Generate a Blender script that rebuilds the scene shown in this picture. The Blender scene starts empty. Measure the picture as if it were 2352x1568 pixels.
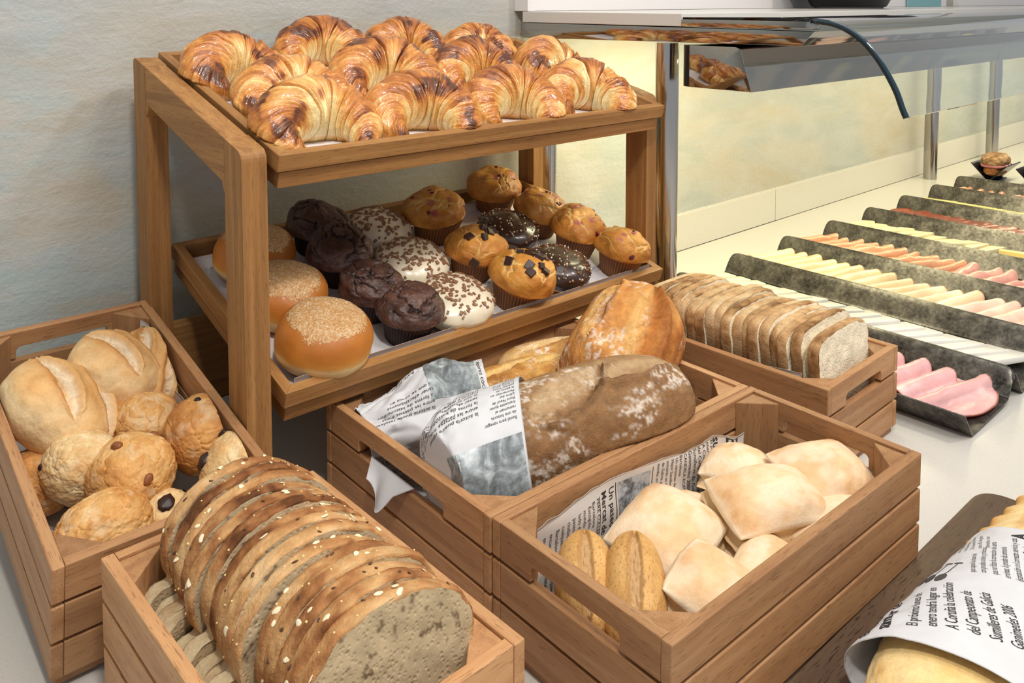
import bpy, bmesh, math, random
import numpy as np
from mathutils import Matrix, Vector, Euler
PI = math.pi
S = 0.68                       # design units -> metres
SC = bpy.context.scene
COL = SC.collection
rad = math.radians

# ------------------------------------------------------------------ camera
cam = bpy.data.cameras.new('camera'); camo = bpy.data.objects.new('camera', cam); COL.objects.link(camo)
yaw, pitch, roll = 0.729848, 0.0640512, 0.000838
fw = Vector((math.sin(yaw)*math.cos(pitch), math.cos(yaw)*math.cos(pitch), -math.sin(pitch)))
rt = Vector((math.cos(yaw), -math.sin(yaw), 0)); dn = fw.cross(rt)
r2 = rt*math.cos(roll)+dn*math.sin(roll); d2 = -rt*math.sin(roll)+dn*math.cos(roll)
M = Matrix((( r2.x, -d2.x, -fw.x, 0), (r2.y, -d2.y, -fw.y, 0), (r2.z, -d2.z, -fw.z, 0), (0, 0, 0, 1)))
M.translation = Vector((-0.626332, -0.474261, 0.766674))*S
camo.matrix_world = M
cam.sensor_width = 36; cam.lens = 1964.36/2352*36; cam.shift_y = -(784-128.2)/2352
cam.clip_start = .02; cam.clip_end = 50
SC.camera = camo

# ------------------------------------------------------------------ light and exposure
SC.view_settings.view_transform = 'Standard'; SC.view_settings.look = 'None'
SC.view_settings.gamma = 1; SC.view_settings.use_curve_mapping = False
SC.view_settings.exposure = -0.78
W = bpy.data.worlds.new('room_air'); SC.world = W; W.use_nodes = True
W.node_tree.nodes['Background'].inputs[0].default_value = (.93, .95, 1.0, 1)
W.node_tree.nodes['Background'].inputs[1].default_value = 0.85
def area(name, loc, to, size, power, col, sy=None, spread=PI):
    l = bpy.data.lights.new(name, 'AREA'); o = bpy.data.objects.new(name, l); COL.objects.link(o)
    l.energy = power*S*S; l.color = col; l.size = size*S; l.spread = spread
    if sy: l.shape = 'RECTANGLE'; l.size_y = sy*S
    o.location = Vector(loc)*S
    o.rotation_euler = (Vector(to)-Vector(loc)).to_track_quat('-Z', 'Y').to_euler()
    return o
area('ceiling_spot_left', (-.55, -.75, 2.5), (.2, .6, .3), .22, 54, (1, .95, .88))
area('ceiling_spot_right', (1.5, -.9, 2.5), (1.0, .5, 0), .25, 38, (1, .94, .87))
area('ceiling_spot_front', (.55, -1.1, 2.3), (.3, .2, .1), .45, 26, (1, .95, .9))
area('ceiling_wash', (.3, .2, 3.0), (.3, .5, 0), 1.6, 34, (1, .96, .92))
area('canopy_tube_light', (2.9, .66, .64), (2.9, .85, 0), 3.9, 39, (1, .93, .62), sy=.08)
area('canopy_tube_left', (1.15, .80, .65), (1.1, 1.1, .25), .5, 5, (1, .94, .58), sy=.06)

# ------------------------------------------------------------------ numpy noise
def _h(i, j, k, s):
    n = (i*374761393 + j*668265263 + k*2147483647 + s*974634777) & 0xffffffff
    n = ((n ^ (n >> 13))*1274126177) & 0xffffffff
    n = (n ^ (n >> 16)) & 0xffffffff
    return n.astype(np.float64)/4294967295.0
def vn(p, s=0):
    p = np.asarray(p, float); f = np.floor(p); i = f.astype(np.int64); t = p-f; t = t*t*(3-2*t)
    r = 0
    for a in (0, 1):
        for b in (0, 1):
            for c in (0, 1):
                w = (t[:, 0] if a else 1-t[:, 0])*(t[:, 1] if b else 1-t[:, 1])*(t[:, 2] if c else 1-t[:, 2])
                r = r+w*_h(i[:, 0]+a, i[:, 1]+b, i[:, 2]+c, s)
    return r*2-1
def fbm(p, s=0, o=4, g=.5):
    r = 0; a = 1.; t = 0; p = np.asarray(p, float)
    for k in range(o):
        r = r+a*vn(p*2**k, s+k*17); t += a; a *= g
    return r/t
def worley(p, s=0):
    """distance to first and second feature points"""
    p = np.asarray(p, float); f = np.floor(p).astype(np.int64); d1 = np.full(len(p), 9.); d2_ = np.full(len(p), 9.)
    for a in (-1, 0, 1):
        for b in (-1, 0, 1):
            for c in (-1, 0, 1):
                i, j, k = f[:, 0]+a, f[:, 1]+b, f[:, 2]+c
                q = np.stack([i+_h(i, j, k, s), j+_h(i, j, k, s+1), k+_h(i, j, k, s+2)], 1)
                d = np.linalg.norm(q-p, axis=1)
                n = d < d1; d2_ = np.where(n, d1, np.minimum(d2_, d)); d1 = np.where(n, d, d1)
    return d1, d2_
def sst(a, b, x):
    t = np.clip((x-a)/(b-a), 0, 1); return t*t*(3-2*t)
def lin(h):
    h = h.lstrip('#'); c = np.array([int(h[i:i+2], 16)/255 for i in (0, 2, 4)])
    return np.where(c <= .04045, c/12.92, ((c+.055)/1.055)**2.4)
def ramp(t, stops):
    t = np.clip(t, 0, 1); xs = [a for a, _ in stops]; cs = np.array([lin(b) for _, b in stops])
    return np.stack([np.interp(t, xs, cs[:, i]) for i in range(3)], 1)
def mixc(c, hexv, f):
    f = np.clip(f, 0, 1)[:, None]; return c*(1-f)+lin(hexv)[None, :]*f

# ------------------------------------------------------------------ objects
def tag(o, label=None, cat=None, group=None, kind=None):
    if label: o['label'] = label
    if cat: o['category'] = cat
    if group: o['group'] = group
    if kind: o['kind'] = kind
    return o
def empty(name, mat4=None, label=None, cat=None, group=None):
    o = bpy.data.objects.new(name, None); COL.objects.link(o); o.empty_display_size = .02
    if mat4 is not None: place(o, mat4)
    return tag(o, label, cat, group)
def place(o, mat4):
    l, q, s = mat4.decompose(); o.location = l*S; o.rotation_euler = q.to_euler(); return o
def T(x, y, z, rz=0, rx=0, ry=0):
    return Matrix.Translation((x, y, z)) @ Matrix.Rotation(rz, 4, 'Z') @ Matrix.Rotation(rx, 4, 'X') @ Matrix.Rotation(ry, 4, 'Y')
def mesh(name, V, F, mat, smooth=True, col=None, attrs=None, scale=True):
    V = np.asarray(V, np.float64)
    me = bpy.data.meshes.new(name)
    if isinstance(F, np.ndarray):
        n = len(F); k = F.shape[1]
        me.vertices.add(len(V)); me.vertices.foreach_set('co', (V*S).ravel())
        me.loops.add(n*k); me.loops.foreach_set('vertex_index', F.ravel().astype(np.int32))
        me.polygons.add(n); me.polygons.foreach_set('loop_start', np.arange(0, n*k, k, dtype=np.int32))
        me.update(calc_edges=True)
    else:
        me.from_pydata((V*S).tolist(), [], [list(map(int, f)) for f in F]); me.update()
    me.validate()
    if smooth: me.polygons.foreach_set('use_smooth', [True]*len(me.polygons))
    if col is not None:
        a = me.color_attributes.new('Col', 'FLOAT_COLOR', 'POINT')
        a.data.foreach_set('color', np.concatenate([col, np.ones((len(col), 1))], 1).ravel())
    for k, v in (attrs or {}).items():
        v = np.asarray(v, float)
        if v.ndim == 1: a = me.attributes.new(k, 'FLOAT', 'POINT'); a.data.foreach_set('value', v)
        else: a = me.attributes.new(k, 'FLOAT_VECTOR', 'POINT'); a.data.foreach_set('vector', v.ravel())
    if mat: me.materials.append(mat)
    return me
def put(name, me, parent=None, mat4=None):
    o = bpy.data.objects.new(name, me); COL.objects.link(o)
    if parent: o.parent = parent
    if mat4 is not None: place(o, mat4)
    return o
def squash(V, mat4, CM, x0, x1, y0, y1, z0=None, zt=None, k=.004):
    """press the vertices (in mat4's frame) softly into the box of the frame CM"""
    R = np.array(CM.inverted() @ mat4); Ri = np.array(mat4.inverted() @ CM); P = V @ R[:3, :3].T+R[:3, 3]
    def lo(a, m): return np.where(a < m+k, m+k*np.exp(np.clip((a-m-k)/k, -30, 0)), a)
    if zt is None: wgt = 1.
    else: wgt = sst(zt+.006, zt-.004, P[:, 2])
    P[:, 0] += (lo(P[:, 0], x0)-P[:, 0])*wgt; P[:, 0] += (-lo(-P[:, 0], -x1)-P[:, 0])*wgt
    P[:, 1] += (lo(P[:, 1], y0)-P[:, 1])*wgt; P[:, 1] += (-lo(-P[:, 1], -y1)-P[:, 1])*wgt
    if z0 is not None: P[:, 2] = lo(P[:, 2], z0)
    return P @ Ri[:3, :3].T+Ri[:3, 3]
def grid(nu, nv, cu=False, cv=False):
    i = np.arange(nu if cu else nu-1)[:, None]; j = np.arange(nv if cv else nv-1)[None, :]
    i2 = (i+1) % nu; j2 = (j+1) % nv
    return np.stack([(i*nv+j).ravel(), (i2*nv+j).ravel(), (i2*nv+j2).ravel(), (i*nv+j2).ravel()], 1)
_cs = {}
def cubesphere(n):
    if n in _cs: return _cs[n]
    bm = bmesh.new(); bmesh.ops.create_cube(bm, size=2)
    bmesh.ops.subdivide_edges(bm, edges=bm.edges[:], cuts=n-1, use_grid_fill=True)
    V = np.array([v.co[:] for v in bm.verts]); F = np.array([[v.index for v in f.verts] for f in bm.faces]); bm.free()
    W_ = np.tan(V*PI/4); D = W_/np.linalg.norm(W_, axis=1)[:, None]
    _cs[n] = (D, F); return _cs[n]
class MB:
    """collects shapes into one mesh; every vertex may carry a grain coordinate"""
    def __init__(s): s.V = []; s.F = []; s.G = []; s.C = []; s.n = 0
    def add(s, V, F, g=None, c=None):
        V = np.asarray(V, float); s.V.append(V); s.F += [tuple(int(q)+s.n for q in f) for f in F]; s.n += len(V)
        s.G.append(np.zeros((len(V), 3)) if g is None else np.asarray(g)); s.C.append(np.ones((len(V), 3)) if c is None else np.asarray(c))
        return s
    def box(s, lo, hi, bev=.0015, axis=0, mat4=None, seg=2, c=None):
        bm = bmesh.new(); bmesh.ops.create_cube(bm, size=1)
        lo = Vector(lo); hi = Vector(hi)
        for v in bm.verts: v.co = Vector([lo[i]+(v.co[i]+.5)*(hi[i]-lo[i]) for i in range(3)])
        if bev: bmesh.ops.bevel(bm, geom=bm.edges[:]+bm.verts[:], offset=bev, segments=seg, affect='EDGES', profile=.5)
        return s.bm(bm, axis, mat4, c)
    def prism(s, poly, h0, h1, axis='Z', bev=0, gaxis=0, mat4=None, c=None):
        """polygon extruded; axis Z: poly is (x,y); Y: (x,z); X: (y,z)"""
        bm = bmesh.new(); f = {'Z': lambda p, h: (p[0], p[1], h), 'Y': lambda p, h: (p[0], h, p[1]), 'X': lambda p, h: (h, p[0], p[1])}[axis]
        a = [bm.verts.new(f(p, h0)) for p in poly]; b = [bm.verts.new(f(p, h1)) for p in poly]; n = len(poly)
        bm.faces.new(a[::-1]); bm.faces.new(b)
        for i in range(n): bm.faces.new((a[i], a[(i+1) % n], b[(i+1) % n], b[i]))
        bmesh.ops.recalc_face_normals(bm, faces=bm.faces[:])
        if bev: bmesh.ops.bevel(bm, geom=bm.edges[:], offset=bev, segments=2, affect='EDGES', profile=.5, clamp_overlap=True)
        return s.bm(bm, gaxis, mat4, c)
    def bm(s, bm, axis=0, mat4=None, c=None):
        bm.verts.ensure_lookup_table(); bm.verts.index_update()
        V = np.array([v.co[:] for v in bm.verts]); F = [[v.index for v in f.verts] for f in bm.faces]; bm.free()
        g = np.roll(V, -axis, axis=1)+np.array([random.uniform(0, 9), random.uniform(0, 9), random.uniform(0, 9)])
        if mat4 is not None: V = (np.array(mat4.to_3x3()) @ V.T).T+np.array(mat4.translation)
        return s.add(V, F, g, None if c is None else np.tile(np.asarray(c), (len(V), 1)))
    def tube(s, pts, r, n=12, cap=True):
        pts = [Vector(p) for p in pts]; V = []; 
        rr = r if hasattr(r, '__len__') else [r]*len(pts)
        prev = None
        for i, p in enumerate(pts):
            d = (pts[min(i+1, len(pts)-1)]-pts[max(i-1, 0)]).normalized()
            a = (prev if prev is not None else (Vector((0, 0, 1)) if abs(d.z) < .9 else Vector((1, 0, 0))))
            a = (a-d*a.dot(d)).normalized(); b = d.cross(a); prev = a
            for k in range(n):
                t = 2*PI*k/n; V.append((p+(a*math.cos(t)+b*math.sin(t))*rr[i])[:])
        F = [[i*n+k, i*n+(k+1) % n, (i+1)*n+(k+1) % n, (i+1)*n+k] for i in range(len(pts)-1) for k in range(n)]
        if cap: F += [list(range(n))[::-1], [(len(pts)-1)*n+k for k in range(n)]]
        return s.add(V, F)
    def build(s, name, mat, parent=None, mat4=None, smooth=False, tint=None, col=False):
        V = np.concatenate(s.V); G = np.concatenate(s.G); at = {'gv': G}
        if tint is not None: at['tint'] = np.full(len(V), tint)
        me = mesh(name, V, s.F, mat, smooth, col=np.concatenate(s.C) if col else None, attrs=at)
        return put(name, me, parent, mat4)
def autosmooth(o, ang=35):
    me = o.data
    me.polygons.foreach_set('use_smooth', [True]*len(me.polygons))
    me.set_sharp_from_angle(angle=rad(ang)); return o

# ------------------------------------------------------------------ node materials
class NT:
    def __init__(s, name):
        s.m = bpy.data.materials.new(name); s.m.use_nodes = True; s.t = s.m.node_tree; s.b = s.t.nodes['Principled BSDF']
        s.out = s.t.nodes['Material Output']
    def n(s, typ, ins=None, **kw):
        x = s.t.nodes.new('ShaderNode'+typ)
        for k, v in kw.items(): setattr(x, k, v)
        for k, v in (ins or {}).items(): s.l(v, x.inputs[k])
        return x
    def l(s, v, sock):
        if isinstance(v, bpy.types.NodeSocket): s.t.links.new(v, sock)
        else:
            if isinstance(v, str): v = tuple(lin(v))+(1,)
            elif isinstance(v, (tuple, list)) and len(v) == 3 and sock.type == 'RGBA': v = tuple(v)+(1,)
            sock.default_value = v
    def set(s, **kw):
        for k, v in kw.items(): s.l(v, s.b.inputs[k.replace('_', ' ')])
        return s
    def obj(s, sc=(1, 1, 1)):
        tc = s.n('TexCoord'); return s.n('Mapping', {'Vector': tc.outputs['Object'], 'Scale': tuple(q/S for q in sc)}).outputs[0]
    def attr(s, name): return s.n('Attribute', attribute_name=name)
    def mapp(s, v, sc): return s.n('Mapping', {'Vector': v, 'Scale': sc}).outputs[0]
    def noise(s, v, scale=5, detail=4, rough=.55, dist=0):
        return s.n('TexNoise', {'Vector': v, 'Scale': scale, 'Detail': detail, 'Roughness': rough, 'Distortion': dist}).outputs['Fac']
    def ramp(s, f, stops):
        x = s.n('ValToRGB', {'Fac': f}); e = x.color_ramp.elements
        while len(e) < len(stops): e.new(.5)
        for i, (p, c) in enumerate(stops):
            e[i].position = p; e[i].color = tuple(lin(c))+(1,) if isinstance(c, str) else (c, c, c, 1)
        return x.outputs[0]
    def mix(s, f, a, b, mode='MIX'):
        x = s.n('Mix', data_type='RGBA', blend_type=mode); s.l(f, x.inputs[0]); s.l(a, x.inputs[6]); s.l(b, x.inputs[7]); return x.outputs[2]
    def math(s, op, a, b=0.): 
        x = s.n('Math', operation=op); s.l(a, x.inputs[0]); s.l(b, x.inputs[1]); return x.outputs[0]
    def bump(s, h, st=.3, dist=.002, nrm=None):
        i = {'Height': h, 'Strength': st, 'Distance': dist}
        if nrm is not None: i['Normal'] = nrm
        return s.n('Bump', i).outputs[0]
def simple(name, col, rough=.5, metal=0., **kw):
    m = NT(name); m.set(Base_Color=col, Roughness=rough, Metallic=metal, **kw); return m.m
def wood(name, light, mid, dark, pore, porek=.5, rough=.5, stretch=26):
    m = NT(name); g = m.attr('gv').outputs['Vector']; t = m.attr('tint').outputs['Fac']
    n1 = m.noise(m.mapp(g, (1.6, stretch, stretch)), 1.6, 6, .6, .6)
    n2 = m.noise(m.mapp(g, (5, 130, 130)), 1, 3, .6)
    c = m.ramp(n1, [(.28, dark), (.5, mid), (.72, light)])
    c = m.mix(m.ramp(n2, [(.35, 0.), (.7, .5)]), c, mid)
    p = m.noise(m.mapp(g, (48, 620, 620)), 1, 2, .5)
    pf = m.ramp(p, [(.60, 0.), (.67, porek)])
    c = m.mix(pf, c, pore)
    tn = m.n('MapRange', {'Value': t, 'From Min': 0., 'From Max': 1., 'To Min': .72, 'To Max': 1.22}).outputs[0]
    hs = m.n('HueSaturation', {'Color': c, 'Value': tn}).outputs[0]
    m.set(Base_Color=hs, Roughness=rough)
    m.set(Normal=m.bump(m.math('SUBTRACT', n2, pf), .25, .0006))
    m.set(Specular_IOR_Level=.35)
    return m.m
BEECH = wood('beech_wood', '#c89c6e', '#b38459', '#976843', '#6d4229', .5)
OAK = wood('oak_wood', '#b98a52', '#9e703f', '#7c532b', '#553518', .36, .55, 44)
DARKW = wood('dark_board_wood', '#6e5a44', '#584536', '#453329', '#20150f', .8, .35)
def baked(name, rough=.6, coat=0., nscale=60, nstr=.35, var=.18, sss=.0, coatrough=.15, fine=260, spec=.4):
    m = NT(name); c = m.attr('Col').outputs['Color']; o = m.obj()
    n1 = m.noise(o, nscale, 5, .6); n2 = m.noise(o, fine, 3, .6)
    v = m.n('MapRange', {'Value': n1, 'From Min': .25, 'From Max': .75, 'To Min': 1-var, 'To Max': 1+var}).outputs[0]
    v2 = m.n('MapRange', {'Value': n2, 'From Min': .25, 'From Max': .75, 'To Min': 1-var*.6, 'To Max': 1+var*.6}).outputs[0]
    c2 = m.n('HueSaturation', {'Color': c, 'Value': m.math('MULTIPLY', v, v2)}).outputs[0]
    m.set(Base_Color=c2, Roughness=rough, Coat_Weight=coat, Coat_Roughness=coatrough, Specular_IOR_Level=spec)
    if sss: m.set(Subsurface_Weight=sss, Subsurface_Scale=.004, Subsurface_Radius=(1, .5, .25))
    m.set(Normal=m.bump(m.math('ADD', n1, n2), nstr, .0012))
    return m.m
CRUST = baked('bread_crust', .62, 0, 45, .35, .14, spec=.3)
FLAKY = baked('croissant_crust', .34, .55, 90, .55, .18, coatrough=.16, fine=330)
CHOCO = baked('chocolate_crumb', .42, .12, 70, .7, .25, coatrough=.3)
MUFF = baked('muffin_crumb', .55, .1, 60, .6, .12)
ICING = baked('icing', .28, .35, 40, .12, .05, sss=.15, spec=.5)
DOUGH = baked('doughnut_dough', .5, .05, 30, .12, .07, sss=.1)
RUST = baked('rustic_crust', .75, 0, 55, .8, .2, spec=.25)
MEAT = baked('sliced_meat', .33, .25, 25, .2, .08, sss=.25, coatrough=.25, spec=.5)
CHEESE = baked('sliced_cheese', .4, .1, 20, .12, .04, sss=.25)
m = NT('bread_crumb'); o_ = m.obj(); c_ = m.attr('Col').outputs['Color']
v1 = m.n('TexVoronoi', {'Vector': o_, 'Scale': 210.}).outputs['Distance']; n_ = m.noise(o_, 90, 5, .65)
h_ = m.math('ADD', m.ramp(v1, [(.1, 0.), (.45, 1.)]), m.math('MULTIPLY', n_, 1.4))
m.set(Base_Color=m.mix(m.ramp(h_, [(.45, .22), (.95, 0.)]), c_, m.n('HueSaturation', {'Color': c_, 'Value': .62}).outputs[0]), Roughness=.85, Specular_IOR_Level=.15, Normal=m.bump(h_, .45, .0012))
CRUMB = m.m
DCHIP = simple('dark_chocolate', '#3a2118', .35, 0, Coat_Weight=.15)
MCHIP = simple('milk_chocolate', '#8f664a', .5)
WCHIP = simple('white_chocolate', '#efe6cf', .4)
BERRY = simple('red_berry', '#5c1020', .3, 0, Coat_Weight=.3)
RAISIN = simple('raisin', '#2c1712', .45)
OAT = simple('oat_flake', '#efe0bd', .7)
SEED = simple('linseed', '#5a3a25', .35)
NUT = simple('walnut', '#8a5026', .5)
# ------------------------------------------------------------------ room materials
m = NT('painted_plaster'); o_ = m.obj()
big = m.noise(m.mapp(o_, (1.0, 1, 2.6)), 1.1, 4, .55, .8); mid = m.noise(m.mapp(o_, (1, 1, 3.)), 3.2, 5, .6, 1.2); st_ = m.noise(m.mapp(o_, (3, 3, 30)), 1.6, 4, .6, 1.4)
c_ = m.ramp(big, [(.32, '#a9aeac'), (.42, '#abaea9'), (.52, '#b6b1a4'), (.62, '#b3a995'), (.75, '#a9a7a4')])
c_ = m.mix(m.ramp(mid, [(.38, 0.), (.62, .55)]), c_, '#bdbdb9')
c_ = m.mix(m.ramp(st_, [(.45, 0.), (.75, .10)]), c_, '#a89f92')
sx_ = m.n('SeparateXYZ', {'Vector': o_}).outputs[0]; tl = m.n('MapRange', {'Value': sx_, 'From Min': -.4, 'From Max': .5, 'To Min': .5, 'To Max': 0.}).outputs[0]
c_ = m.mix(m.math('MULTIPLY', tl, m.ramp(m.noise(m.mapp(o_, (1.2, 1, 3.4)), 1.7, 4, .6, .9), [(.46, 0.), (.60, 1.)])), c_, '#9dbcc2')
f1 = m.noise(o_, 75, 6, .7); f2 = m.noise(m.mapp(o_, (3, 3, 9)), 4, 5, .6, 1.)
m.set(Base_Color=c_, Roughness=.75, Specular_IOR_Level=.3, Normal=m.bump(m.math('ADD', f1, m.math('MULTIPLY', f2, .8)), .45, .004))
PLASTER = m.m
m = NT('cream_quartz'); o_ = m.obj(); f = m.noise(o_, 260, 2, .6)
m.set(Base_Color=m.mix(m.ramp(f, [(.3, .35), (.42, 0.)]), '#d0ccc4', '#b0a99d'), Roughness=.22, Specular_IOR_Level=.5); QUARTZ = m.m
PANEL = simple('white_panel', '#e3dfdd', .35)
m = NT('brushed_steel'); o_ = m.obj(); f = m.noise(m.mapp(o_, (4, 4, 300)), 1, 3, .6)
m.set(Base_Color='#b9b6b2', Metallic=1., Roughness=m.n('MapRange', {'Value': f, 'To Min': .1, 'To Max': .24}).outputs[0]); STEEL = m.m
MIRROR = simple('polished_steel', '#a9a5a0', .06, 1.)
BLACKM = simple('black_metal', '#23242a', .25, .6)
m = NT('shelf_glass'); m.set(Base_Color=(.90, .96, .94), Roughness=0., IOR=1.5, Transmission_Weight=1.); GLASS = m.m
EDGE = simple('dark_glass_edge', '#16303c', .1, 0, Coat_Weight=.5)
m = NT('tube_lamp'); m.set(Emission_Color='#fff0c0', Emission_Strength=9., Base_Color='#ffffff'); TUBE = m.m
m = NT('aged_steel'); o_ = m.obj(); f = m.noise(o_, 26, 6, .7); g = m.noise(o_, 120, 4, .7)
c_ = m.ramp(m.math('ADD', m.math('MULTIPLY', f, .6), m.math('MULTIPLY', g, .4)), [(.36, '#34322f'), (.5, '#67635d'), (.64, '#8f8a81')])
m.set(Base_Color=c_, Metallic=.85, Roughness=m.n('MapRange', {'Value': f, 'To Min': .28, 'To Max': .5}).outputs[0], Normal=m.bump(g, .15, .0008)); AGED = m.m

def struct(name, mb, mat, parent=None, smooth=False):
    o = mb.build(name, mat, parent, smooth=smooth)
    if parent is None: o['kind'] = 'structure'
    return o
ct_ = tag(MB().box((-1.8, -1.6, -.04), (5.2, 1.107, 0), .002).build('countertop', QUARTZ), 'long cream stone countertop carrying the crates, stand and steel troughs', 'countertop')
struct('floor', MB().box((-4, -4, -1.36), (6, 1.3, -1.32), 0), simple('floor_tile', '#8c857c', .5))
struct('wall_back', MB().box((-4, 1.125, -1.32), (6, 1.25, 2.9), 0), PLASTER)
struct('trim_1', MB().box((-1.8, 1.107, .0005), (2.02, 1.1249, .112), .0012).box((2.0225, 1.1065, .0005), (5.2, 1.1249, .112), .0012), QUARTZ)
MB().box((-1.7, -1.5, -1.32), (5.1, 1.1, -.041), 0).build('cabinet_base', PANEL, ct_)
# ------------------------------------------------------------------ shelf above the counter and its canopy
XE = .812
struct('trim_2', MB().box((XE+.026, 1.095, .7412), (3.4, 1.1249, 1.1), .001).box((XE, 1.075, .7412), (XE+.026, 1.1249, 1.1), .001), PANEL)
struct('trim_3', MB().box((3.55, 1.095, .7412), (5.2, 1.1249, 1.1), .001), PANEL)
tag(MB().box((XE, .608, .7137), (5.2, 1.0945, .7406), .0015).build('quartz_shelf', QUARTZ),
    'long cream stone shelf slab above the buffet on steel frame', 'shelf')
gu = empty('sneeze_guard', T(0, 0, 0), 'steel canopy frame with lamp box hanging under stone shelf', 'canopy')
fr = MB()
fr.prism([(1.098, .6755), (.3388, .6835), (.312, .7110), (1.098, .7131)], XE, 5.2, 'X', .0012)
autosmooth(fr.build('steel_deck', MIRROR, gu))
autosmooth(MB().box((XE-.0040, .319, .7137), (XE+.0295, .6065, .7292), .0012).build('end_cap', MIRROR, gu))
lb = MB().prism([(.60, .5895), (.442, .5895), (.468, .672), (.48, .6765), (.60, .6765)], XE+.003, 5.2, 'X', .002)
autosmooth(lb.build('lamp_box', MIRROR, gu))
autosmooth(MB().tube([(XE+.022, .594, .5905), (XE+.022, .594, .6755)], .0195, 32).build('cable_duct', BLACKM, gu), 50)
for i, (x0, x1) in enumerate(((1.40, 1.95), (2.05, 3.4), (3.5, 4.9))):
    MB().tube([(x0, .68, .655), (x1, .68, .655)], .010, 16).build('lamp_tube', TUBE, gu, smooth=True)
    MB().tube([(x0, .82, .655), (x1, .82, .655)], .010, 16).build('lamp_tube', TUBE, gu, smooth=True)
# curved glass
prof = [(.606, .7245), (.45, .7265), (.36, .7275), (.3157, .7263), (.2683, .7185), (.228, .6962), (.2004, .6673), (.1808, .6387), (.1652, .6102), (.1555, .5852), (.1480, .5690)]
pp = np.array(prof); tt = np.concatenate([[0], np.cumsum(np.linalg.norm(np.diff(pp, axis=0), axis=1))])
def cr(pts, n):      # smooth resample
    pts = np.asarray(pts, float); P_ = np.vstack([2*pts[0]-pts[1], pts, 2*pts[-1]-pts[-2]]); out = []
    for i in range(len(pts)-1):
        for k in range(n):
            t = k/n; p0, p1, p2, p3 = P_[i:i+4]
            out.append(.5*((2*p1)+(-p0+p2)*t+(2*p0-5*p1+4*p2-p3)*t*t+(-p0+3*p1-3*p2+p3)*t**3))
    return np.array(out+[pts[-1]])
pp = cr(prof, 5); tg = np.gradient(pp, axis=0); nn = np.stack([-tg[:, 1], tg[:, 0]], 1); nn /= np.linalg.norm(nn, axis=1)[:, None]
th = .0042; po = np.vstack([pp+nn*th*.0, (pp-nn*th*2)[::-1]])
glo = []
for i, (x0, x1) in enumerate(((XE+.001, 2.6), (2.603, 5.2))):
    n = len(pp); V = []; 
    for x in (x0, x1): V += [(x, a, b) for a, b in pp]+[(x, a, b) for a, b in (pp+nn*th*2*-1 if False else pp-nn*th*2)]
    V = np.array(V); F = []
    for k in range(n-1):
        F += [(k, k+1, 2*n+k+1, 2*n+k), (n+k, 3*n+k, 3*n+k+1, n+k+1), (k, n+k, n+k+1, k+1), (2*n+k, 2*n+k+1, 3*n+k+1, 3*n+k)]
    F += [(0, 2*n, 3*n, n), (n-1, 2*n-1, 4*n-1, 3*n-1)]
    me = mesh('glass_pane', V, F, GLASS); g_ = put('glass_pane', me, gu)
    bm = bmesh.new(); bm.from_mesh(me); bmesh.ops.recalc_face_normals(bm, faces=bm.faces[:]); bm.to_mesh(me); bm.free(); me.set_sharp_from_angle(angle=rad(30))
# dark polished rim on the glass end
k0 = 15; pp = pp[k0:]; nn = nn[k0:]
V = []; n = len(pp)
for x in (XE-.0025, XE+.0008): V += [(x, a, b) for a, b in pp+nn*.0008]+[(x, a, b) for a, b in pp-nn*(th*2+.0008)]
F = []
for k in range(n-1): F += [(k, k+1, 2*n+k+1, 2*n+k), (n+k, 3*n+k, 3*n+k+1, n+k+1), (k, n+k, n+k+1, k+1), (2*n+k, 2*n+k+1, 3*n+k+1, 3*n+k)]
F += [(0, 2*n, 3*n, n), (n-1, 2*n-1, 4*n-1, 3*n-1)]
put('glass_rim', mesh('glass_rim', V, F, EDGE), gu)
def pole(x, y, r, top, lab):
    o = MB().tube([(x, y, 0), (x, y, top)], r, 40).build('support_pole', STEEL); autosmooth(o, 50)
    tag(o, lab, 'pole')
pole(.871, .690, .0255, .6755, 'brushed steel pole standing right of the croissant stand')
pole(.846, 1.045, .0265, .6755, 'brushed steel pole by the wall, behind the muffin tray')
pole(3.155, 1.045, .0275, .6755, 'brushed steel pole behind the steel trays, farther from the sandwiches')
pole(3.862, 1.042, .0275, .6755, 'brushed steel pole at far right behind the two sandwiches')
# dark bowl on the shelf
def lathe(prof_, n=48):
    V = [(r*math.cos(2*PI*k/n), r*math.sin(2*PI*k/n), z) for r, z in prof_ for k in range(n)]
    return np.array(V), grid(len(prof_), n, False, True)
bw = empty('serving_bowl', T(2.16, .93, .7408), 'black serving bowl standing on the stone shelf at the top edge', 'bowl')
V, F = lathe([(.001, .008), (.105, .008), (.115, .004), (.122, .010), (.135, .035), (.20, .075), (.235, .12), (.228, .12), (.19, .08), (.12, .04), (.001, .03)])
put('bowl_body', mesh('bowl_body', V, F[:, ::-1], simple('black_glaze', '#16181b', .3)), bw)
V, F = lathe([(.08, .0002), (.11, .0002), (.11, .009), (.08, .009), (.08, .0002)]); put('foot_ring', mesh('foot_ring', V, F[:, ::-1], simple('grey_foot', '#8d8a88', .6)), bw)
sg = MB().box((0, 0, 0), (.34, .004, .05), .0005).build('wall_card', simple('teal_card', '#7fb0b4', .6), mat4=T(2.98, 1.086, .7412))
tag(sg, 'small teal card leaning at the wall on the stone shelf', 'card')

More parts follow.
